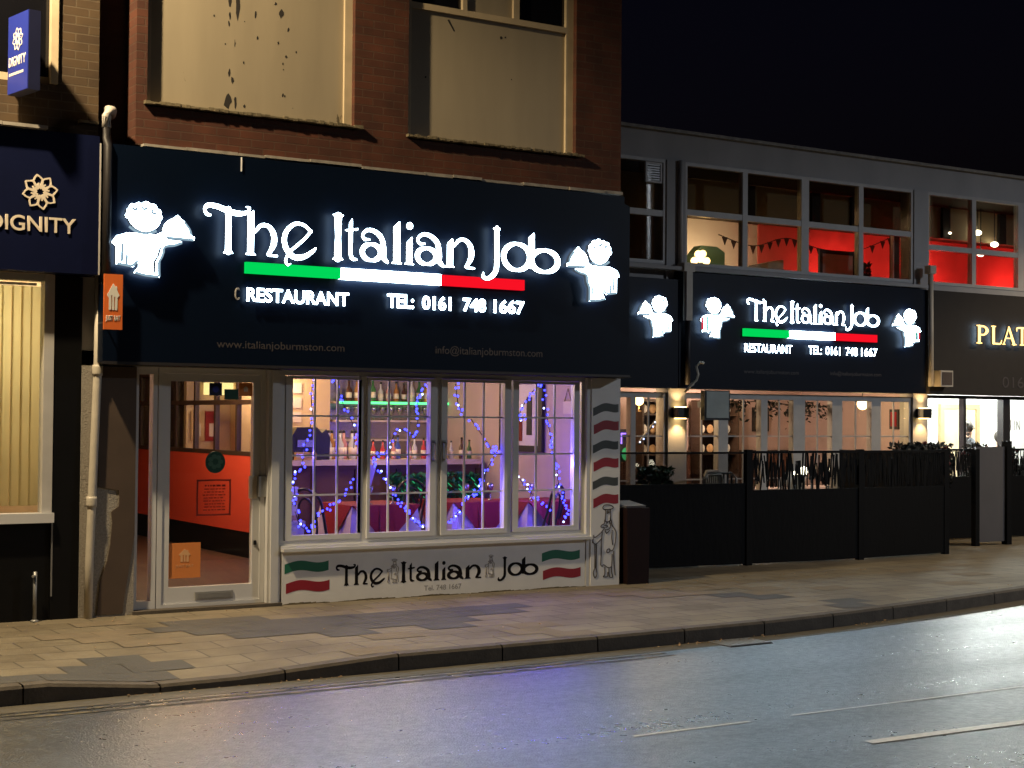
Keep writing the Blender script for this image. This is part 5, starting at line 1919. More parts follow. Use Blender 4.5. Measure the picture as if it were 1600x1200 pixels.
bx = thing('storage_bin', 'dark red lidded bin with a pale lid against the white end column', 'bin', (5.42, 0.0, 0))
MB().prism([(5.28, 0.0), (5.56, 0.0), (5.57, 0.80), (5.27, 0.80)], -0.09, 0.25, 'y').build('body', 'bin_red', bx)
b = MB()
b.obox((5.40, 0.08, 0.835), (0.13, 0.15, 0.010), Matrix.Rotation(R(8), 3, 'X'))
b.build('lid', 'screen_grey', bx)


# patio chairs: prototype and copies
def copy_tree(o, parent=None):
    c = o.copy()
    COL.objects.link(c)
    if parent is not None:
        c.parent = parent
    for ch in o.children:
        copy_tree(ch, c)
    return c


def patio_chair():
    t_ = thing('patio_chair', '', 'chair', (0, 0, 0), 'slatted metal chairs on the patio')
    MB().box(-0.21, 0.21, -0.2, 0.2, 0.43, 0.455).build('seat', 'galv', t_)
    for sx in (-1, 1):
        MB().tube([(sx * 0.2, -0.19, 0), (sx * 0.19, -0.18, 0.43)], 0.012, 6).build('leg', 'galv', t_)
        MB().tube([(sx * 0.2, 0.22, 0), (sx * 0.19, 0.19, 0.43)], 0.012, 6).build('leg', 'galv', t_)
    b_ = MB()
    b_.tube([(-0.2, 0.19, 0.455), (-0.21, 0.24, 1.0), (-0.15, 0.25, 1.06), (0.15, 0.25, 1.06), (0.21, 0.24, 1.0), (0.2, 0.19, 0.455)], 0.014, 6)
    for q in range(-3, 4):
        b_.box(q * 0.05 - 0.012, q * 0.05 + 0.012, 0.215, 0.225, 0.56, 1.05)
    b_.build('backrest', 'galv', t_)
    return t_


c0 = patio_chair()
for k, (x, y, a, lb) in enumerate(((7.70, 1.75, 200, 'slatted metal patio chair nearest the green plant behind the clear fence panel'),
                                   (8.35, 2.15, 150, 'slatted metal patio chair under the wall light on the pier'),
                                   (9.15, 1.9, 190, 'slatted metal patio chair beside the lantern table'),
                                   (8.80, 2.45, 20, 'slatted metal patio chair against the patio windows'))):
    c = c0 if k == 0 else copy_tree(c0)
    c.location = (x, y, 0.004)
    c.rotation_euler = (0, 0, R(a))
    c['label'] = lb


def patio_table(x, y, lb):
    t_ = thing('patio_table', lb, 'table', (x, y, 0.004), 'small round patio tables')
    MB().lathe([(0.32, 0.70), (0.33, 0.71), (0.33, 0.73), (0.32, 0.74)], (x, y, 0.004), 20).build('tabletop', 'galv', t_)
    MB().lathe([(0.2, 0), (0.2, 0.02), (0.03, 0.04), (0.03, 0.70)], (x, y, 0.004), 10).build('pedestal', 'galv', t_)


patio_table(9.25, 1.45, 'round metal patio table carrying the cluster of three lanterns')
patio_table(10.35, 2.0, 'round metal patio table behind the cut pattern fence with one lantern')


def lantern(x, y, z, r, lb):
    t_ = thing('lantern', lb, 'lantern', (x, y, z), 'lit lanterns on the patio tables')
    MB().lathe([(0.05, 0), (0.05, 0.02), (0.015, 0.03), (0.015, 0.30)], (x, y, z), 10).build('base', 'black_plastic', t_)
    MB().ball((x, y, z + 0.30 + r), r, 10, 8).build('globe', 'bulb_white', t_)


lantern(9.20, 1.45, 0.745, 0.055, 'largest lit globe lantern of the three on the patio table')
lantern(9.00, 1.38, 0.745, 0.03, 'small lit globe lantern left of the largest on the patio table')
lantern(9.40, 1.52, 0.745, 0.03, 'small lit globe lantern right of the largest on the patio table')
lantern(10.15, 2.0, 0.745, 0.035, 'lit lantern alone on the farther patio table')


def plant(lb, c_, r, h, n, m, seed, pot=True, flowers=0, name='potted_plant'):
    rr = random.Random(seed)
    t_ = thing(name, lb, 'plant', (c_[0], c_[1], c_[2]))
    if pot:
        MB().lathe([(r * 0.45, 0), (r * 0.6, 0.25), (r * 0.62, 0.27)], c_, 12).build('pot', 'black_plastic', t_)
    st = MB()
    b_ = MB()
    for k in range(n):
        a = rr.uniform(0, 6.283)
        q = r * math.sqrt(rr.random())
        zz = c_[2] + 0.25 + h * rr.random()
        p_ = (c_[0] + q * math.cos(a), c_[1] + q * math.sin(a), zz)
        b_.leaf(p_, rr.uniform(0.03, 0.07), rr)
        if k % 12 == 0:
            st.tube([(c_[0], c_[1], c_[2] + 0.2), p_], 0.006, 4)
    st.build('stems', 'wood_brown', t_)
    b_.build('foliage', m, t_)
    if flowers:
        f2 = MB()
        for k in range(flowers):
            a = rr.uniform(0, 6.283)
            f2.ball((c_[0] + r * 0.9 * math.cos(a), c_[1] + r * 0.9 * math.sin(a), c_[2] + 0.25 + h * rr.uniform(0.5, 1.02)), 0.03, 6, 4)
        f2.build('flowers', 'flower', t_)


plant('bushy green potted plant behind the clear fence panel', (7.05, 1.75, 0.62), 0.22, 0.28, 420, 'leaf', 1)
o = thing('planter_box', 'black slatted planter box under the green plant on the patio', 'planter', (7.05, 1.75, 0))
MB().box(6.75, 7.35, 1.5, 2.0, 0.005, 0.59).build('box', 'fence_black', o)
MB().box(6.73, 7.37, 1.48, 2.02, 0.591, 0.619).build('rim', 'fence_black', o)
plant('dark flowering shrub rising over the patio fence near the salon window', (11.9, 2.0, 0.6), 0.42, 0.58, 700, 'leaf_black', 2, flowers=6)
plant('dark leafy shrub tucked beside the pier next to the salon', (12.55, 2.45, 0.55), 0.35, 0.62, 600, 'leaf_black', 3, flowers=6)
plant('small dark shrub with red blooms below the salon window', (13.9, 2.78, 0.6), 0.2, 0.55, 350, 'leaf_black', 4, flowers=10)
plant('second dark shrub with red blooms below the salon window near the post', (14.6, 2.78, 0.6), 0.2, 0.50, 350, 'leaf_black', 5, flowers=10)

# ------------------------------------------------------------------ inside the restaurant
bc = thing('bar_counter', 'dark wood bar counter with a pale top inside the restaurant', 'bar', (3.5, 2.7, 0.10))
MB().box(2.25, 5.0, 2.5, 2.56, 0.10, 1.19).build('front_panel', 'wood_brown', bc)
b = MB()
for k in range(6):
    xx = 2.3 + k * 0.53
    b.box(xx, xx + 0.05, 2.475, 2.499, 0.10, 1.15)
b.build('pilaster', 'wood_frame', bc)
MB().box(2.2, 5.03, 2.44, 3.0, 1.195, 1.255).build('counter_top', 'counter_top', bc)
bk = thing('bottle_shelf', 'back bar shelves with a glowing green light strip behind the counter', 'shelf', (4.4, 3.6, 0.10))
MB().box(3.55, 5.08, 3.38, 3.70, 0.10, 1.10).build('cabinet', 'wood_frame', bk)
for z in (1.45, 1.68, 1.90):
    MB().box(3.55, 5.08, 3.40, 3.70, z, z + 0.022).build('shelf_board', 'counter_top', bk)
MB().box(3.60, 5.08, 3.375, 3.399, 1.895, 1.925).build('light_strip', 'led_green', bk)
MB().box(3.55, 5.08, 3.70, 3.717, 1.10, 2.38).build('mirror_back', 'steel', bk)
cp = thing('slatted_cabinet', 'tall cream cupboard with horizontal slats at the end of the bar', 'cupboard', (2.9, 3.6, 0.10))
MB().box(2.35, 3.50, 3.45, 3.70, 0.10, 2.38).build('carcass', 'warm_wall', cp)
b = MB()
for k in range(5):
    b.box(2.78, 3.12, 3.43, 3.449, 1.50 + k * 0.17, 1.62 + k * 0.17)
b.build('slats', 'counter_top', cp)

BOT = [(0.0, 0), (0.036, 0.0), (0.038, 0.02), (0.038, 0.15), (0.014, 0.20), (0.013, 0.26), (0.015, 0.265), (0.015, 0.28)]
BCOL = {}
for nm, c in (('yellow', (0.6, 0.36, 0.05)), ('crimson', (0.45, 0.05, 0.06)), ('rose', (0.5, 0.22, 0.22)), ('blue', (0.06, 0.09, 0.35)), ('amber', (0.35, 0.16, 0.05)), ('clear', (0.5, 0.5, 0.5)), ('green', (0.05, 0.16, 0.06)), ('brown', (0.07, 0.03, 0.02))):
    BCOL[nm] = mat('bottle_' + nm, c, 0.12, var=0.1)


def bottle(x, y, z, col, s, lb, grp):
    t_ = thing('bottle', lb, 'bottle', (x, y, z), grp)
    MB().lathe([(r * s, h * s) for r, h in BOT[1:6]], (x, y, z), 10).build('body', BCOL[col], t_)
    MB().lathe([(0.016 * s, 0.262 * s), (0.016 * s, 0.29 * s)], (x, y, z), 8).build('cap', 'black_plastic', t_)
    MB().lathe([(0.0388 * s, 0.05 * s), (0.0388 * s, 0.12 * s)], (x, y, z), 10).build('paper_label', 'pale_print', t_)


row = ['yellow', 'crimson', 'crimson', 'rose', 'blue', 'rose', 'clear', 'crimson', 'amber', 'yellow', 'clear', 'brown', 'green']
for k, cname in enumerate(row):
    x = 3.56 + k * 0.112 + rnd.uniform(-0.015, 0.015)
    bottle(x, 2.62 + rnd.uniform(-0.05, 0.1), 1.255, cname, rnd.uniform(0.72, 1.0), '%s glass bottle standing on the bar counter, %s' % (cname, ['first in the row by the window frame', 'next to the yellow one', 'third in the row', 'fourth in the row', 'between two rose bottles', 'after the blue one', 'mid row of the counter', 'after the first clear one', 'behind the fairy lights', 'second yellow of the row', 'second clear of the row', 'near the counter end', 'last before the wall'][k]), 'bottles along the bar counter')
ORD = ['first', 'second', 'third', 'fourth', 'fifth', 'sixth', 'seventh', 'eighth', 'ninth', 'tenth', 'eleventh', 'twelfth']
for k in range(12):
    cname = ['brown', 'amber', 'clear', 'green', 'clear', 'rose', 'amber', 'brown', 'clear', 'green', 'yellow', 'clear'][k]
    x = 3.78 + k * 0.107
    bottle(x, 3.52, 1.922, cname, rnd.uniform(0.8, 1.05), '%s bottle on the top shelf, %s from the cupboard' % (cname, ORD[k]), 'bottles on the top bar shelf')
for k in range(11):
    x = 3.75 + k * 0.118
    t_ = thing('wine_glass', 'stemmed glass on the middle bar shelf, %s from the cupboard' % ORD[k], 'glass', (x, 3.5, 1.702), 'glasses on the bar shelf')
    MB().lathe([(0.03, 0), (0.028, 0.004), (0.005, 0.01), (0.005, 0.07), (0.03, 0.10), (0.036, 0.14), (0.032, 0.17)], (x, 3.5, 1.702), 10).build('glass_bowl', 'steel', t_)
for k in range(6):
    x = 3.10 + k * 0.075
    bottle(x, 2.65 + 0.06 * (k % 2), 1.255, ['clear', 'amber', 'clear', 'rose', 'clear', 'amber'][k], 1.15, 'tall %s bottle on the counter, %s from the coffee machine' % (['clear', 'amber', 'clear', 'rose', 'clear', 'amber'][k], ORD[k]), 'bottles beside the coffee machine')

cm = thing('coffee_machine', 'bulky black coffee machine on the end of the bar counter', 'coffee machine', (2.85, 2.7, 1.255))
MB().prism([(2.62, 1.255), (2.95, 1.255), (2.97, 1.55), (2.90, 1.62), (2.66, 1.62), (2.60, 1.52)], 2.52, 2.92, 'y').build('body', 'black_plastic', cm)
MB().prism([(2.96, 1.256), (3.07, 1.256), (3.08, 1.50), (3.03, 1.60), (2.98, 1.56)], 2.55, 2.85, 'y').build('hopper', 'black_plastic', cm)
MB().box(2.66, 2.86, 2.505, 2.519, 1.40, 1.48).build('front_panel', 'steel', cm)
MB().tube([(2.80, 2.50, 1.34), (2.80, 2.42, 1.33)], 0.016, 8).build('portafilter', 'steel', cm)
cx = thing('carton', 'small pale carton lying on the counter before the coffee machine', 'box', (2.78, 2.47, 1.255))
MB().box(2.62, 2.86, 2.445, 2.50, 1.256, 1.345).build('carton_body', 'card', cx)
MB().box(2.62, 2.86, 2.4435, 2.4448, 1.29, 1.31).build('tape', 'pale_print', cx)


def dining_table(x, y, lb, clabel, olabel):
    t_ = thing('dining_table', lb, 'table', (x, y, 0.10), 'tables by the restaurant windows')
    MB().box(x - 0.36, x + 0.36, y - 0.36, y + 0.36, 0.82, 0.85).build('tabletop', 'wood_brown', t_)
    for sx in (-1, 1):
        for sy in (-1, 1):
            MB().box(x + sx * 0.32 - 0.02, x + sx * 0.32 + 0.02, y + sy * 0.32 - 0.02, y + sy * 0.32 + 0.02, 0.10, 0.819).build('leg', 'wood_brown', t_)
    # pale under-cloth: falls to near the floor in soft folds
    b_ = MB()
    n = 48
    top, bot = [], []
    for k in range(n):
        u = k / n * 4
        q = int(u)
        f_ = u - q
        cs = [(-1, -1), (1, -1), (1, 1), (-1, 1), (-1, -1)]
        px = cs[q][0] + (cs[q + 1][0] - cs[q][0]) * f_
        py = cs[q][1] + (cs[q + 1][1] - cs[q][1]) * f_
        top.append((x + px * 0.365, y + py * 0.365, 0.856))
        fl = 0.40 + 0.025 * math.sin(k * 1.9) + (0.05 if abs(f_ - 0.0) < 0.1 else 0)
        bot.append((x + px * fl, y + py * fl, 0.28 + 0.04 * math.cos(2 * math.pi * f_)))
    b_.face(top)
    for k in range(n):
        k2 = (k + 1) % n
        b_.face([top[k], bot[k], bot[k2], top[k2]], True)
    o_ = b_.build('tablecloth', 'cloth_white', None, (x, y, 0.85))
    tag(o_, clabel, 'tablecloth', 'pale tablecloths')
    # red square laid diagonally, corners hanging as triangles
    b_ = MB()
    b_.face([(x - 0.375, y - 0.375, 0.865), (x + 0.375, y - 0.375, 0.865), (x + 0.375, y + 0.375, 0.865), (x - 0.375, y + 0.375, 0.865)])
    for sx, sy in ((0, -1), (0, 1), (1, 0), (-1, 0)):
        if sx == 0:
            m_ = 10
            for k in range(m_):
                u0, u1 = -0.375 + 0.75 * k / m_, -0.375 + 0.75 * (k + 1) / m_
                z0 = 0.865 - 0.40 * (1 - abs(u0) / 0.375)
                z1 = 0.865 - 0.40 * (1 - abs(u1) / 0.375)
                o0 = 0.385 + 0.012 * math.sin(k * 1.7) + 0.03 * (0.865 - z0)
                b_.face([(x + u0, y + sy * 0.375, 0.865), (x + u1, y + sy * 0.375, 0.865), (x + u1, y + sy * (o0 + 0.03), z1), (x + u0, y + sy * (o0 + 0.03), z0)], True)
        else:
            b_.face([(x + sx * 0.375, y - 0.375, 0.865), (x + sx * 0.375, y + 0.375, 0.865), (x + sx * 0.425, y, 0.47)])
    o_ = b_.build('table_overlay', 'cloth_red', None, (x, y, 0.866))
    tag(o_, olabel, 'tablecloth', 'red table overlays')


dining_table(2.72, 0.88, 'square table dressed in red over lilac behind the first two window columns', 'pale cloth under the red overlay on the table left of the window handles', 'red overlay with hanging points on the table left of the window handles')
dining_table(3.93, 0.98, 'square table dressed in red over white right of the window handles', 'pale cloth with wide pointed folds on the table right of the window handles', 'red overlay with a long front point on the table right of the window handles')
dining_table(4.68, 0.72, 'square table dressed in red next to the bentwood chair in the last window', 'pale cloth glowing blue on the table in the last window', 'red overlay on the table in the last window by the bentwood chair')


def bentwood_chair():
    t_ = thing('bentwood_chair', '', 'chair', (0, 0, 0), 'black bentwood chairs at the tables')
    MB().lathe([(0.19, 0.44), (0.20, 0.45), (0.20, 0.465), (0.19, 0.475)], (0, 0, 0), 20).build('seat', 'bentwood', t_)
    for sx, sy, l in ((-1, -1, 0), (1, -1, 0), (-1, 1, 0), (1, 1, 0)):
        MB().tube([(sx * 0.19, sy * 0.19, 0), (sx * 0.15, sy * 0.15, 0.44)], [0.012, 0.016], 8).build('leg', 'bentwood', t_)
    b_ = MB()
    b_.tube([(p[0], p[1], p[2]) for p in spline([(-0.18, 0.12, 0.44), (-0.20, 0.2, 0.66), (-0.17, 0.24, 0.86), (0, 0.255, 0.95), (0.17, 0.24, 0.86), (0.20, 0.2, 0.66), (0.18, 0.12, 0.44)], 6)], 0.015, 8)
    b_.build('back_hoop', 'bentwood', t_)
    b_ = MB()
    b_.tube([(p[0], p[1], p[2]) for p in spline([(-0.08, 0.16, 0.46), (-0.11, 0.205, 0.66), (-0.08, 0.235, 0.80), (0, 0.245, 0.86), (0.08, 0.235, 0.80), (0.11, 0.205, 0.66), (0.08, 0.16, 0.46)], 6)], 0.012, 8)
    b_.build('inner_hoop', 'bentwood', t_)
    b_ = MB()
    b_.lathe([(0.165, 0.2), (0.175, 0.2), (0.175, 0.215), (0.165, 0.215)], (0, 0, 0), 16)
    b_.build('ring_stretcher', 'bentwood', t_)
    return t_


ch0 = bentwood_chair()
for k, (x, y, a, lb) in enumerate(((1.98, 0.42, 115, 'black bentwood chair in the first window column beside the carton'),
                                   (3.80, 1.68, 5, 'black bentwood chair behind the red table right of the window handles'),
                                   (4.42, 0.36, 215, 'black bentwood chair with tall double hoop in the last window'),
                                   (3.28, 1.05, 265, 'black bentwood chair between the two left dressed tables'))):
    c = ch0 if k == 0 else copy_tree(ch0)
    c.location = (x, y, 0.10)
    c.rotation_euler = (0, 0, R(a))
    c['label'] = lb

lc = thing('side_cabinet', 'low pale cabinet in the lower corner of the first window', 'cabinet', (1.66, 0.4, 0.10))
MB().box(1.50, 1.72, 0.25, 0.60, 0.10, 0.72).build('body', 'cloth_white', lc)
MB().box(1.49, 1.73, 0.24, 0.61, 0.721, 0.75).build('top', 'counter_top', lc)
cx = thing('carton', 'upright printed carton standing on the low cabinet in the first window', 'box', (1.6, 0.4, 0.751))
MB().box(1.545, 1.69, 0.33, 0.45, 0.751, 0.94).build('carton_body', 'card', cx)
MB().box(1.56, 1.68, 0.326, 0.3295, 0.80, 0.90).build('printed_face', 'pale_print', cx)
cx = thing('gift_box', 'smaller cream box stacked on the printed carton in the first window', 'box', (1.62, 0.4, 0.941))
MB().box(1.60, 1.69, 0.34, 0.44, 0.941, 1.05).build('carton_body', 'pale_print', cx)
MB().box(1.595, 1.695, 0.335, 0.445, 1.051, 1.07).build('lid', 'cloth_white', cx)

np_ = thing('folded_napkin', 'tall lilac fan napkin standing in a stemmed glass on the first table', 'napkin', (2.62, 0.66, 0.867))
b = MB()
nn = 12
for k in range(nn):
    a0, a1 = -0.45 + 0.9 * k / nn, -0.45 + 0.9 * (k + 1) / nn
    dy0, dy1 = (0.012 if k % 2 else -0.012), (-0.012 if k % 2 else 0.012)
    for q in ((0,),):
        b.face([(2.62, 0.66, 1.01), (2.62 + 0.24 * math.sin(a0) * 0.6, 0.66 + dy0, 1.01 + 0.25 * math.cos(a0)), (2.62 + 0.24 * math.sin(a1) * 0.6, 0.66 + dy1, 1.01 + 0.25 * math.cos(a1))])
b.build('napkin', 'cloth_white', np_)
MB().lathe([(0.035, 0.0), (0.033, 0.005), (0.006, 0.012), (0.006, 0.08), (0.03, 0.11), (0.037, 0.16), (0.036, 0.18)], (2.62, 0.66, 0.867), 12).build('stem_glass', 'steel', np_)
for k, (x, y) in enumerate(((2.9, 0.70), (3.82, 0.8), (4.15, 0.85), (4.52, 0.62))):
    t_ = thing('wine_glass', ['stemmed glass right of the lilac napkin on the first table', 'stemmed glass at the left edge of the middle red table', 'stemmed glass at the right edge of the middle red table', 'stemmed glass on the table in the last window'][k], 'glass', (x, y, 0.867), 'glasses on the dressed tables')
    MB().lathe([(0.03, 0), (0.028, 0.004), (0.005, 0.01), (0.005, 0.08), (0.03, 0.11), (0.037, 0.15), (0.033, 0.18)], (x, y, 0.867), 12).build('glass_bowl', 'steel', t_)

# green tinsel garland hanging on the front of the bar
rr = random.Random(11)
t_ = thing('garland', 'shiny green leafy garland hanging on the front of the bar counter', 'garland', (4.25, 2.4, 1.1))
b = MB()
for k in range(900):
    x = rr.uniform(3.72, 4.95)
    z = 1.10 - abs(rr.gauss(0, 0.22))
    b.leaf((x, 2.42 - rr.uniform(0, 0.09), max(0.35, z)), rr.uniform(0.025, 0.05), rr)
b.build('leaves', 'leaf_bright', t_)
b = MB()
for k in range(26):
    x = rr.uniform(3.85, 4.9)
    z = rr.uniform(0.86, 1.05)
    b.tube([(x, 2.325, z), (x + 0.05, 2.322, z - 0.045)], 0.004, 5)
b.build('lit_strands', 'tinsel_glow', t_)
b = MB()
b.tube([(p[0], p[1], p[2]) for p in spline([(3.72, 2.42, 1.08), (4.05, 2.42, 0.98), (4.35, 2.42, 1.06), (4.65, 2.42, 0.98), (4.95, 2.42, 1.08)], 6)], 0.012, 6)
b.build('cord', 'leaf_bright', t_)

# wall things on the right-hand wall
pf = thing('framed_picture', 'large dark framed picture on the lilac wall seen in the last window', 'picture', (5.07, 1.55, 1.37))
b = MB()
b.box(5.045, 5.085, 1.22, 1.30, 1.36, 2.20)
b.box(5.045, 5.085, 2.05, 2.13, 1.36, 2.20)
b.box(5.045, 5.085, 1.30, 2.05, 1.36, 1.43)
b.box(5.045, 5.085, 1.30, 2.05, 2.13, 2.20)
b.build('frame', 'dark_frame', pf)
MB().box(5.07, 5.085, 1.30, 2.05, 1.43, 2.13).build('picture_face', 'cloth_white', pf)
MB().box(5.06, 5.0695, 1.46, 1.56, 1.55, 1.98).build('printed_figure', 'dark_frame', pf)
MB().box(5.062, 5.0695, 1.66, 1.80, 1.48, 1.74).build('printed_figure', 'red_print', pf)
wp = thing('wall_plaque', 'small square plaque hanging by a string triangle on the lilac wall', 'plaque', (5.08, 0.75, 1.78))
MB().box(5.07, 5.086, 0.68, 0.83, 1.79, 1.93).build('plaque', 'counter_top', wp)
MB().tube([(5.08, 0.69, 1.93), (5.08, 0.755, 2.07), (5.08, 0.82, 1.93)], 0.004, 5).build('string', 'brown_paint', wp)
cu = thing('curtain', 'full length pale curtain at the far end of the last restaurant window', 'curtain', (5.03, 0.35, 0.10))
b = MB()
n = 40
pr_ = [(5.05 - 0.02 * (1 + math.sin(k * 1.3)), 0.15 + 0.42 * k / n) for k in range(n + 1)]
for k in range(n):
    b.face([(pr_[k][0], pr_[k][1], 0.11), (pr_[k + 1][0], pr_[k + 1][1], 0.11), (pr_[k + 1][0], pr_[k + 1][1], 2.33), (pr_[k][0], pr_[k][1], 2.33)], True)
b.build('fabric', 'cloth_white', cu)
MB().tube([(5.02, 0.12, 2.345), (5.02, 0.62, 2.345)], 0.012, 8).build('rail', 'dark_frame', cu)
lp = thing('wall_lamp', 'glowing warm twin panel lamp high behind the entrance partition', 'wall lamp', (2.6, 3.6, 1.98))
MB().box(2.02, 2.20, 3.55, 3.71, 1.98, 2.12).build('lamp_panel', 'lamp_panel', lp)
MB().box(2.23, 2.32, 3.55, 3.71, 1.98, 2.12).build('lamp_panel', 'lamp_panel', lp)
MB().box(2.0, 2.34, 3.60, 3.718, 2.121, 2.16).build('mount', 'dark_frame', lp)
for k, (px_, pz_, cm_) in enumerate(((1.95, 1.45, 'card'), (2.12, 1.45, 'cloth_red'))):
    t_ = thing('poster', ['printed poster on the back wall seen through the partition panes, the paler one', 'mostly red poster on the back wall seen through the partition panes'][k], 'poster', (px_, 3.71, pz_), 'posters behind the partition')
    MB().box(px_ - 0.075, px_ + 0.075, 3.70, 3.718, pz_, pz_ + 0.34).build('sheet', cm_, t_)
    MB().box(px_ - 0.03, px_ + 0.04, 3.697, 3.6995, pz_ + 0.05, pz_ + 0.2).build('printed_figure', 'pale_print', t_)

cl = thing('ceiling_light', 'round frosted ceiling light over the bar counter', 'ceiling light', (3.6, 2.0, 2.36))
MB().lathe([(0.10, 0.0), (0.13, 0.015), (0.13, 0.03)], (3.6, 2.0, 2.365), 16).build('shade', 'bulb_warm', cl)
MB().lathe([(0.05, 0.03), (0.05, 0.034)], (3.6, 2.0, 2.365), 16).build('base', 'steel', cl)
point('lamp_light', (3.6, 2.0, 2.25), 48, (1.0, 0.74, 0.52), 0.1, cl)
cl = thing('ceiling_light', 'round frosted ceiling light in the entrance lobby', 'ceiling light', (1.0, 1.6, 2.36))
MB().lathe([(0.10, 0.0), (0.13, 0.015), (0.13, 0.03)], (1.0, 1.6, 2.365), 16).build('shade', 'bulb_warm', cl)
MB().lathe([(0.05, 0.03), (0.05, 0.034)], (1.0, 1.6, 2.365), 16).build('base', 'steel', cl)
point('lamp_light', (1.0, 1.6, 2.25), 68, (1.0, 0.66, 0.36), 0.1, cl)
cl = thing('ceiling_light', 'round frosted ceiling light behind the partition panes', 'ceiling light', (2.6, 3.2, 2.36))
MB().lathe([(0.10, 0.0), (0.13, 0.015), (0.13, 0.03)], (2.7, 3.2, 2.365), 16).build('shade', 'bulb_warm', cl)
MB().lathe([(0.05, 0.03), (0.05, 0.034)], (2.7, 3.2, 2.365), 16).build('base', 'steel', cl)
point('lamp_light', (2.7, 3.2, 2.2), 40, (1.0, 0.68, 0.34), 0.1, cl)

# fairy lights inside the windows
STR = [('blue fairy lights trailing down the left of the first window column', [(1.74, 2.08), (1.72, 1.93), (1.73, 1.72), (1.67, 1.5), (1.63, 1.28), (1.56, 1.18), (1.56, 1.03), (1.57, 0.9)], 17),
       ('short blue fairy light strand at the right of the first window column', [(1.94, 2.1), (2.0, 1.98), (2.08, 1.81), (2.17, 1.64), (2.17, 1.44)], 8),
       ('blue fairy lights swagged low across the first window column', [(1.57, 0.85), (1.63, 0.71), (1.73, 0.69), (1.82, 0.81), (1.96, 0.9), (2.09, 1.02), (2.17, 1.17)], 15),
       ('long blue fairy light strand winding down the second window column', [(2.97, 2.1), (2.88, 1.98), (2.86, 1.82), (2.85, 1.57), (2.65, 1.62), (2.52, 1.41), (2.39, 1.34), (2.42, 1.23), (2.57, 1.07), (2.68, 0.91), (2.78, 0.82), (2.84, 0.72), (2.92, 0.66)], 40),
       ('short blue fairy lights at the top left of the third window column', [(3.29, 2.08), (3.32, 1.89), (3.37, 1.79)], 6),
       ('blue fairy lights sloping across the middle of the third window column', [(3.47, 1.73), (3.66, 1.5), (3.74, 1.39), (3.78, 1.46)], 9),
       ('blue fairy lights sloping to the lower left of the third window column', [(3.78, 1.4), (3.64, 1.18), (3.55, 1.02), (3.44, 0.93), (3.33, 0.8), (3.23, 0.71)], 20),
       ('blue fairy light loop at the upper left of the last window column', [(4.32, 2.1), (4.19, 2.0), (4.07, 1.83), (4.04, 1.73), (4.1, 1.76)], 13),
       ('long blue fairy light strand down the middle of the last window column', [(4.32, 2.1), (4.37, 1.83), (4.43, 1.57), (4.45, 1.44), (4.51, 1.27), (4.53, 1.1), (4.6, 0.9), (4.64, 0.77), (4.62, 0.67)], 26),
       ('blue fairy lights low at the left of the last window column', [(4.06, 1.12), (4.16, 1.01), (4.32, 0.88), (4.42, 0.81)], 9)]
for si, (lb, pts, nb) in enumerate(STR):
    rr = random.Random(si + 50)
    nb = int(nb * 1.9)
    P = spline([(p[0], 0.12, p[1]) for p in pts], 8)
    t_ = thing('fairy_lights', lb, 'fairy lights', tuple(P[0]), 'fairy light strands in the restaurant windows')
    MB().tube([tuple(p) for p in P], 0.0045, 5).build('wire', 'dark_frame', t_)
    bb = MB()
    bw = MB()
    for k in range(nb):
        i = int((k + 0.5) / nb * (len(P) - 1))
        p = P[i] + np.array([rr.uniform(-0.025, 0.025), rr.uniform(-0.02, 0.0), rr.uniform(-0.025, 0.025)])
        (bw if rr.random() < 0.12 else bb).ball(tuple(p), 0.0115, 6, 4)
    bb.build('bulbs', 'bulb_blue', t_)
    bw.build('bulbs', 'bulb_ice', t_)
    if si in (0, 3, 6, 8):
        c_ = P[len(P) // 2]
        point('bulb_glow', (c_[0], 0.2, c_[2]), 34.0 if si == 8 else 11.0, (0.14, 0.09, 1.0), 0.05, t_)

# ------------------------------------------------------------------ inside the terrace building
def simple_table(x, y, lb):
    t_ = thing('dining_table', lb, 'table', (x, y, 0.02), 'tables in the patio restaurant')
    MB().box(x - 0.4, x + 0.4, y - 0.35, y + 0.35, 0.72, 0.75).build('tabletop', 'cloth_white', t_)
    for sx in (-1, 1):
        for sy in (-1, 1):
            MB().box(x + sx * 0.36 - 0.02, x + sx * 0.36 + 0.02, y + sy * 0.3 - 0.02, y + sy * 0.3 + 0.02, 0.02, 0.719).build('leg', 'wood_brown', t_)


simple_table(9.2, 4.2, 'table inside the patio restaurant behind the wall screen')
simple_table(10.7, 4.0, 'table inside the patio restaurant behind the middle panes')
simple_table(12.1, 4.0, 'table inside the patio restaurant beneath the pendant globe')
for k, (x, y, a, lb) in enumerate(((9.7, 4.5, 70, 'black bentwood chair inside the patio restaurant by the wall screen'),
                                   (10.2, 3.7, 200, 'black bentwood chair facing the middle panes of the patio restaurant'),
                                   (11.3, 4.2, 80, 'black bentwood chair between the two inner tables of the patio restaurant'),
                                   (12.6, 4.3, 60, 'black bentwood chair under the pendant globe'))):
    c = copy_tree(ch0)
    c.location = (x, y, 0.02)
    c.rotation_euler = (0, 0, R(a))
    c['label'] = lb
pg = thing('pendant_lamp', 'bright warm globe lamp in the patio restaurant window', 'lamp', (12.28, 3.5, 2.02))
MB().ball((12.28, 3.5, 1.99), 0.085, 12, 8).build('globe', 'bulb_warm', pg)
MB().tube([(12.28, 3.5, 2.08), (12.28, 3.5, 2.45)], 0.008, 6).build('cord', 'dark_frame', pg)
point('lamp_light', (12.28, 3.5, 1.85), 12, (1.0, 0.68, 0.3), 0.06, pg)
pg = thing('wall_lamp', 'bright warm wall lamp behind the narrow panes next to the brick building', 'lamp', (8.05, 3.6, 1.98))
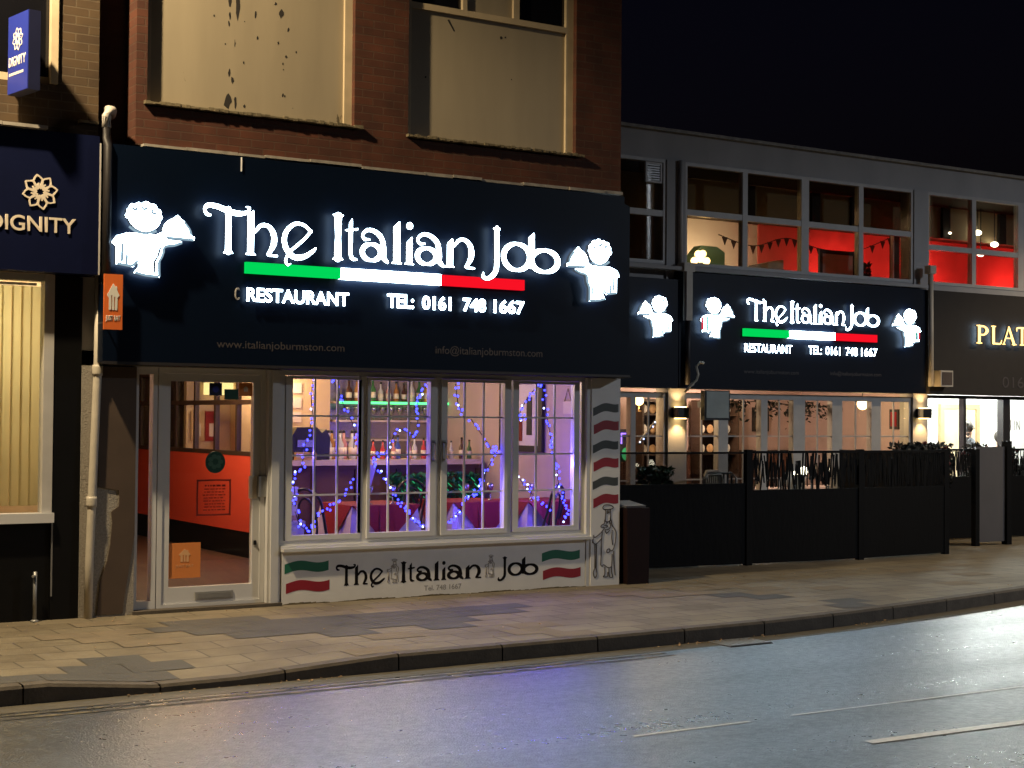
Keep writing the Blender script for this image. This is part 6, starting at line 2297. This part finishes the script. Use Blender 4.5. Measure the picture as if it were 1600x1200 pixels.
MB().ball((8.15, 3.55, 1.99), 0.065, 12, 8).build('globe', 'bulb_warm', pg)
MB().tube([(8.15, 3.55, 1.92), (8.18, 3.6, 1.85), (8.26, 3.65, 1.85)], 0.01, 6).build('arm', 'gold', pg)
point('lamp_light', (8.1, 3.5, 1.8), 8, (1.0, 0.66, 0.3), 0.06, pg)
ns = thing('bar_sign', 'violet neon outline with a green glow low behind the narrow panes', 'neon sign', (8.1, 3.85, 1.3))
MB().tube([(8.08, 3.85, 1.40), (8.08, 3.85, 1.54), (8.28, 3.85, 1.54), (8.28, 3.85, 1.40)], 0.012, 6).build('tube', 'neon_violet', ns)
MB().ball((8.2, 3.9, 1.26), 0.075, 12, 8, (1, 0.5, 1.2)).build('green_globe', 'neon_green', ns)
MB().box(8.04, 8.32, 3.93, 3.96, 1.15, 1.60).build('back_board', 'dark_frame', ns)
for k, (x, z, w_, lb) in enumerate(((11.3, 1.55, 0.2, 'small framed picture on the inner wall behind the middle panes'),
                                    (12.1, 1.75, 0.16, 'small framed picture left of the pendant globe'),
                                    (14.0, 1.7, 0.16, ''))):
    if not lb:
        continue
    t_ = thing('framed_picture', lb, 'picture', (x, 5.58, z), 'pictures in the patio restaurant')
    b = MB()
    frame(b, x - w_, x + w_, z - w_ * 1.2, z + w_ * 1.2, 0.04, 5.55, 5.598)
    b.build('frame', 'dark_frame', t_)
    MB().box(x - w_ + 0.04, x + w_ - 0.04, 5.575, 5.597, z - w_ * 1.2 + 0.04, z + w_ * 1.2 - 0.04).build('picture_face', 'card', t_)
b = MB()
t_ = thing('framed_picture', 'small framed picture on the side wall right of the pendant globe', 'picture', (12.99, 3.6, 1.7), 'pictures in the patio restaurant')
MB().box(12.965, 12.998, 3.44, 3.62, 1.62, 1.92).build('frame', 'dark_frame', t_)
MB().box(12.958, 12.9645, 3.47, 3.59, 1.66, 1.88).build('picture_face', 'cloth_red', t_)


def hang_garland(x0, x1, y, z, n, seed, lb, drop_=0.22):
    rr_ = random.Random(seed)
    t2 = thing('garland', lb, 'garland', ((x0 + x1) / 2, y, z), 'leaf garlands in the patio restaurant windows')
    b_ = MB()
    for k in range(n):
        cl_ = rr_.choice([0.15, 0.5, 0.85]) + rr_.gauss(0, 0.07)
        b_.leaf((x0 + (x1 - x0) * cl_, y + rr_.uniform(-0.05, 0.05), z - abs(rr_.gauss(0, drop_ * 0.55))), rr_.uniform(0.025, 0.05), rr_)
    b_.build('leaves', 'leaf_black', t2)
    MB().tube([(x0, y, z), ((x0 + x1) / 2, y, z - 0.04), (x1, y, z)], 0.008, 5).build('cord', 'dark_frame', t2)


hang_garland(9.3, 10.2, 3.3, 2.02, 130, 31, 'dark leaf garland at the top of the left middle panes')
hang_garland(10.2, 11.1, 3.3, 2.0, 150, 32, 'dark leaf garland with thick drooping clumps in the centre panes')
hang_garland(10.9, 11.7, 3.35, 1.98, 110, 33, 'dark leaf garland just left of the pendant globe')
rr = random.Random(77)
for lb, pts, nb, mm in (('white fairy lights on a dark swag behind the narrow panes', [(8.62, 2.02), (8.58, 1.85), (8.48, 1.70), (8.30, 1.52), (8.2, 1.40)], 9, 'bulb_ice'),
                        ('vertical white fairy light strand beside the patio pier', [(8.70, 2.0), (8.71, 1.75), (8.70, 1.5), (8.71, 1.30)], 7, 'bulb_ice')):
    P = spline([(p[0], 3.62, p[1]) for p in pts], 6)
    t_ = thing('fairy_lights', lb, 'fairy lights', tuple(P[0]), 'white fairy lights in the patio restaurant')
    MB().tube([tuple(p) for p in P], 0.022, 6).build('swag', 'dark_frame', t_)
    bb = MB()
    for k in range(nb):
        p = P[int((k + 0.5) / nb * (len(P) - 1))]
        bb.ball((p[0] + rr.uniform(-.03, .03), p[1] - 0.03, p[2]), 0.011, 6, 4)
    bb.build('bulbs', mm, t_)

dd = thing('wall_panelling', 'dark reddish wood panelling along the inner wall of the patio restaurant', 'panelling', (10, 5.55, 0.02))
b = MB()
for k in range(11):
    xx = 7.3 + k * 0.52
    b.box(xx, xx + 0.48, 5.52, 5.575, 0.10, 1.20)
b.build('panels', 'wood_brown', dd)
MB().box(7.2, 12.99, 5.50, 5.598, 1.21, 1.26).build('dado_rail', 'wood_frame', dd)
for k, (x, y, w_, lb) in enumerate(((9.55, 4.9, 0.5, 'tall dark dresser with plates behind the wall screen'), (11.0, 5.2, 0.7, 'wide dark dresser with plates behind the centre panes'))):
    t_ = thing('dresser', lb, 'dresser', (x, y, 0.02), 'dressers in the patio restaurant')
    MB().box(x - w_ / 2, x + w_ / 2, y, y + 0.3, 0.02, 0.9).build('base', 'wood_frame', t_)
    b = MB()
    for z in (1.2, 1.5, 1.8):
        b.box(x - w_ / 2, x + w_ / 2, y + 0.08, y + 0.28, z, z + 0.02)
    b.box(x - w_ / 2 - 0.03, x - w_ / 2 - 0.001, y + 0.05, y + 0.3, 0.9, 2.0)
    b.box(x + w_ / 2 + 0.001, x + w_ / 2 + 0.03, y + 0.05, y + 0.3, 0.9, 2.0)
    b.box(x - w_ / 2 - 0.03, x + w_ / 2 + 0.03, y + 0.05, y + 0.3, 2.001, 2.04)
    b.build('shelves', 'wood_frame', t_)
    MB().box(x - w_ / 2, x + w_ / 2, y + 0.281, y + 0.299, 0.9, 2.0).build('back_panel', 'bin_red', t_)
    for z in (1.22, 1.52, 1.82):
        for q in range(int(w_ / 0.17)):
            b = MB().ball((x - w_ / 2 + 0.1 + q * 0.17, y + 0.2, z + 0.075), 0.07, 12, 6, (1, 0.15, 1))
            b.build('plate', ['ceramic', 'card', 'cloth_red'][(q + int(z * 10)) % 3], t_)
# upstairs
tl_ = thing('table_lamp', 'cluster of bright warm globe bulbs low in the first wide upper pane', 'lamp', (9.62, 4.1, 3.6))
MB().lathe([(0.10, 0), (0.10, 0.02), (0.02, 0.04), (0.02, 0.42)], (9.66, 4.1, 3.6), 10).build('stand', 'dark_frame', tl_)
b = MB()
for q in ((-0.10, 0.02), (0.02, 0.05), (0.12, 0.03), (0.05, 0.13), (-0.03, 0.12)):
    b.ball((9.64 + q[0], 4.1, 4.0 + q[1]), 0.055, 8, 6)
b.build('bulbs', 'bulb_warm', tl_)
point('lamp_light', (9.64, 4.0, 4.2), 9, (1.0, 0.6, 0.22), 0.06, tl_)
ac = thing('armchair', 'teal wing backed armchair behind the lit upper pane', 'armchair', (10.1, 4.2, 3.0))
MB().box(9.85, 10.35, 4.0, 4.6, 3.2, 3.5).build('seat', 'teal', ac)
MB().prism([(9.82, 3.0), (10.38, 3.0), (10.40, 4.22), (10.25, 4.30), (9.95, 4.30), (9.80, 4.15)], 4.45, 4.62, 'y').build('backrest', 'teal', ac)
for sx in (9.80, 10.34):
    MB().box(sx, sx + 0.07, 4.0, 4.45, 3.0, 3.75).build('armrest', 'teal', ac)
sf = thing('sofa', 'white sofa back tilted in the second upper pane', 'sofa', (11.0, 4.3, 3.0))
MB().prism([(10.62, 3.0), (11.45, 3.0), (11.42, 4.17), (10.72, 4.03)], 4.3, 4.5, 'y').build('backrest', 'ceramic', sf)
MB().box(10.62, 11.45, 4.5, 5.0, 3.0, 3.45).build('seat', 'ceramic', sf)
nbz = thing('notice_board', 'cream board in a dark frame standing in the third upper pane', 'board', (12.35, 4.2, 3.0))
b = MB()
frame(b, 12.05, 12.82, 3.75, 4.36, 0.06, 4.18, 4.22)
b.build('frame', 'dark_frame', nbz)
MB().box(12.11, 12.76, 4.195, 4.215, 3.81, 4.30).build('board', 'counter_top', nbz)
MB().box(12.40, 12.46, 4.2, 4.26, 3.0, 3.75).build('leg', 'dark_frame', nbz)
do = thing('door_frame_post', 'dark post with a pale edge at the end of the red room window', 'post', (13.3, 3.9, 3.0))  # dark post of a door frame with its white edge
MB().box(13.30, 13.42, 3.85, 3.95, 3.0, 5.05).build('post', 'dark_frame', do)
MB().box(13.27, 13.299, 3.85, 3.90, 3.0, 5.0).build('pale_edge', 'ceramic', do)
bu = thing('bunting', 'string of small dark triangle flags hung across the warm and red walls upstairs', 'bunting', (12.5, 5.2, 4.7))
P = spline([(10.9, 5.2, 4.60), (11.6, 5.2, 4.47), (12.3, 5.2, 4.64), (13.0, 5.2, 4.52), (13.7, 5.2, 4.50), (14.6, 5.2, 4.80)], 8)
MB().tube([tuple(p) for p in P], 0.008, 5).build('cord', 'dark_frame', bu)
b = MB()
for k in range(2, len(P), 2):
    p = P[k]
    b.prism([(p[0] - 0.06, p[2]), (p[0] + 0.06, p[2]), (p[0], p[2] - 0.13)], 5.198, 5.203, 'y')
b.build('flags', 'dark_frame', bu)
plant('bushy dark pot plant silhouetted on the red wall upstairs', (13.05, 4.3, 3.6), 0.15, 0.35, 260, 'leaf_black', 9)
st_ = thing('plant_stand', 'dark stand carrying the pot plant upstairs', 'stand', (13.05, 4.3, 3.0))
MB().lathe([(0.15, 0), (0.15, 0.03), (0.03, 0.05), (0.03, 0.57), (0.14, 0.58), (0.14, 0.595)], (13.05, 4.3, 3.0), 10).build('stand', 'dark_frame', st_)
for k, (x, y, z, lb) in enumerate(((14.73, 3.45, 4.73, 'white spotlight hanging highest in the last upper pane'), (15.12, 3.45, 4.57, 'white spotlight at the right edge of the last upper pane'),
                                   (14.80, 3.45, 4.40, 'white spotlight hanging lowest over the red room'), (14.1, 3.45, 4.68, 'tiny far spotlight near the mullion of the red room'))):
    t_ = thing('glowball', lb, 'glowball', (x, y, z), 'small white glowballs of the red room')
    rad = 0.055 if k < 3 else 0.022
    MB().ball((x, y, z), rad, 10, 6, (1.3, 1, 0.8)).build('bulb', 'bulb_white', t_)  # emissive ball makes one white point in the pane
    MB().tube([(x, y, z + rad * 0.9), (x, y, 5.12)], 0.008, 5).build('stem', 'dark_frame', t_)


# people in the salon
def person(lb, base, face_ang, joints_edges, cloth, height=1.7):
    """one skinned body; joints: name -> (x,y,z,r) in metres, facing -y before rotation"""
    J, Ed = joints_edges
    names = list(J)
    me = bpy.data.meshes.new('person')
    rot = Matrix.Rotation(face_ang, 3, 'Z')
    me.from_pydata([tuple(rot @ Vector(J[n][:3]) + Vector(base)) for n in names], [(names.index(a), names.index(c_)) for a, c_ in Ed], [])
    me.update()
    o_ = bpy.data.objects.new('person', me)
    COL.objects.link(o_)
    md = o_.modifiers.new('skin', 'SKIN')
    sv = me.skin_vertices[0].data
    for i, n in enumerate(names):
        sv[i].radius = (J[n][3], J[n][3])
        sv[i].use_root = (i == 0)
    sd = o_.modifiers.new('sub', 'SUBSURF')
    sd.levels = sd.render_levels = 2
    dg = bpy.context.evaluated_depsgraph_get()
    m2 = bpy.data.meshes.new_from_object(o_.evaluated_get(dg))
    bpy.data.objects.remove(o_)
    m2.materials.clear()
    m2.name = 'person'
    for p in m2.polygons:
        p.use_smooth = True
    o_ = link_mesh('person', m2, [cloth, 'skin'], None, base)
    hz = J['head'][2]
    for p in m2.polygons:
        c_ = Vector(p.center)
        cw = rot.inverted() @ c_
        if cw.z > J['neck'][2] - 0.01 or any((cw - Vector(J[h][:3])).length < 0.11 for h in ('handL', 'handR')):
            p.material_index = 1
    tag(o_, lb, 'person')
    hr = MB()
    hc = rot @ Vector(J['head'][:3]) + Vector(base)
    off = rot @ Vector((0, 0.025, 0.035))
    hr.ball(tuple(hc + off), 0.112, 12, 8, (0.95, 1.0, 1.05))
    hr.build('hair', 'hair', o_)
    fc = MB()
    for sx in (-1, 1):
        e_ = hc + rot @ Vector((sx * 0.032, -0.088, 0.015))
        fc.ball(tuple(e_), 0.012, 6, 4)
    fc.build('eyes', 'black_plastic', o_)
    return o_


ST = {'pelvis': (0, 0, 0.95, 0.15), 'waist': (0, 0, 1.10, 0.135), 'chest': (0, 0, 1.32, 0.16), 'neck': (0, 0.01, 1.47, 0.055), 'head': (0, -0.01, 1.60, 0.10),
      'shL': (0.18, 0, 1.40, 0.06), 'elL': (0.24, 0.02, 1.13, 0.045), 'handL': (0.22, -0.12, 0.92, 0.035), 'shR': (-0.18, 0, 1.40, 0.06), 'elR': (-0.25, 0.0, 1.13, 0.045), 'handR': (-0.20, -0.18, 1.0, 0.035),
      'hipL': (0.10, 0, 0.90, 0.10), 'knL': (0.11, -0.02, 0.50, 0.065), 'ftL': (0.11, 0.02, 0.08, 0.045), 'toL': (0.12, -0.12, 0.035, 0.035),
      'hipR': (-0.10, 0, 0.90, 0.10), 'knR': (-0.11, -0.02, 0.50, 0.065), 'ftR': (-0.11, 0.02, 0.08, 0.045), 'toR': (-0.12, -0.12, 0.035, 0.035)}
ED = [('pelvis', 'waist'), ('waist', 'chest'), ('chest', 'neck'), ('neck', 'head'), ('chest', 'shL'), ('shL', 'elL'), ('elL', 'handL'), ('chest', 'shR'), ('shR', 'elR'), ('elR', 'handR'),
      ('pelvis', 'hipL'), ('hipL', 'knL'), ('knL', 'ftL'), ('ftL', 'toL'), ('pelvis', 'hipR'), ('hipR', 'knR'), ('knR', 'ftR'), ('ftR', 'toR')]
person('person in grey standing inside the bright salon behind the window', (15.65, 4.45, 0.02), R(20), (ST, ED), 'grey_cloth')
SI = dict(ST)
for k_, v_ in {'pelvis': (0, 0, 0.55, 0.15), 'waist': (0, 0, 0.72, 0.14), 'chest': (0, 0, 0.95, 0.16), 'neck': (0, 0.01, 1.12, 0.055), 'head': (0, -0.01, 1.25, 0.10), 'shL': (0.18, 0, 1.04, 0.06), 'elL': (0.24, -0.05, 0.80, 0.045), 'handL': (0.15, -0.28, 0.72, 0.035),
               'shR': (-0.18, 0, 1.04, 0.06), 'elR': (-0.24, -0.05, 0.80, 0.045), 'handR': (-0.15, -0.28, 0.72, 0.035), 'hipL': (0.10, -0.05, 0.55, 0.10), 'knL': (0.11, -0.45, 0.55, 0.065), 'ftL': (0.11, -0.43, 0.09, 0.045), 'toL': (0.11, -0.56, 0.04, 0.035),
               'hipR': (-0.10, -0.05, 0.55, 0.10), 'knR': (-0.11, -0.45, 0.55, 0.065), 'ftR': (-0.11, -0.43, 0.09, 0.045), 'toR': (-0.11, -0.56, 0.04, 0.035)}.items():
    SI[k_] = v_
person('person in a salmon top seated in the salon chair behind the window lettering', (15.62, 3.75, 0.22), R(160), (SI, ED), 'pink_cloth')
sc_ = thing('salon_chair', 'low black salon chair under the seated person', 'chair', (15.62, 3.75, 0.02))
MB().box(15.37, 15.87, 3.50, 4.0, 0.50, 0.60).build('seat', 'black_plastic', sc_)
MB().box(15.37, 15.87, 3.40, 3.48, 0.50, 1.05).build('backrest', 'black_plastic', sc_)
MB().lathe([(0.25, 0), (0.25, 0.03), (0.04, 0.05), (0.04, 0.48)], (15.62, 3.75, 0.02), 14).build('pedestal', 'steel', sc_)
xt = thing('small_tree', 'small white decorated tabletop tree in the salon window', 'ornament', (14.2, 3.4, 0.86))
MB().box(13.9, 14.9, 3.25, 3.55, 0.80, 0.855).build('window_shelf', 'ceramic', xt)
b = MB()
rr = random.Random(5)
for k in range(260):
    hgt = rr.random()
    a = rr.uniform(0, 6.283)
    rad = 0.11 * (1 - hgt) * math.sqrt(rr.random())
    b.leaf((14.45 + rad * math.cos(a), 3.4 + rad * math.sin(a), 1.30 + 0.42 * hgt), 0.022, rr)
b.build('branches', 'screen_grey', xt)
MB().lathe([(0.07, 0), (0.05, 0.04), (0.015, 0.06), (0.015, 0.45)], (14.45, 3.4, 0.856), 10).build('trunk', 'dark_frame', xt)
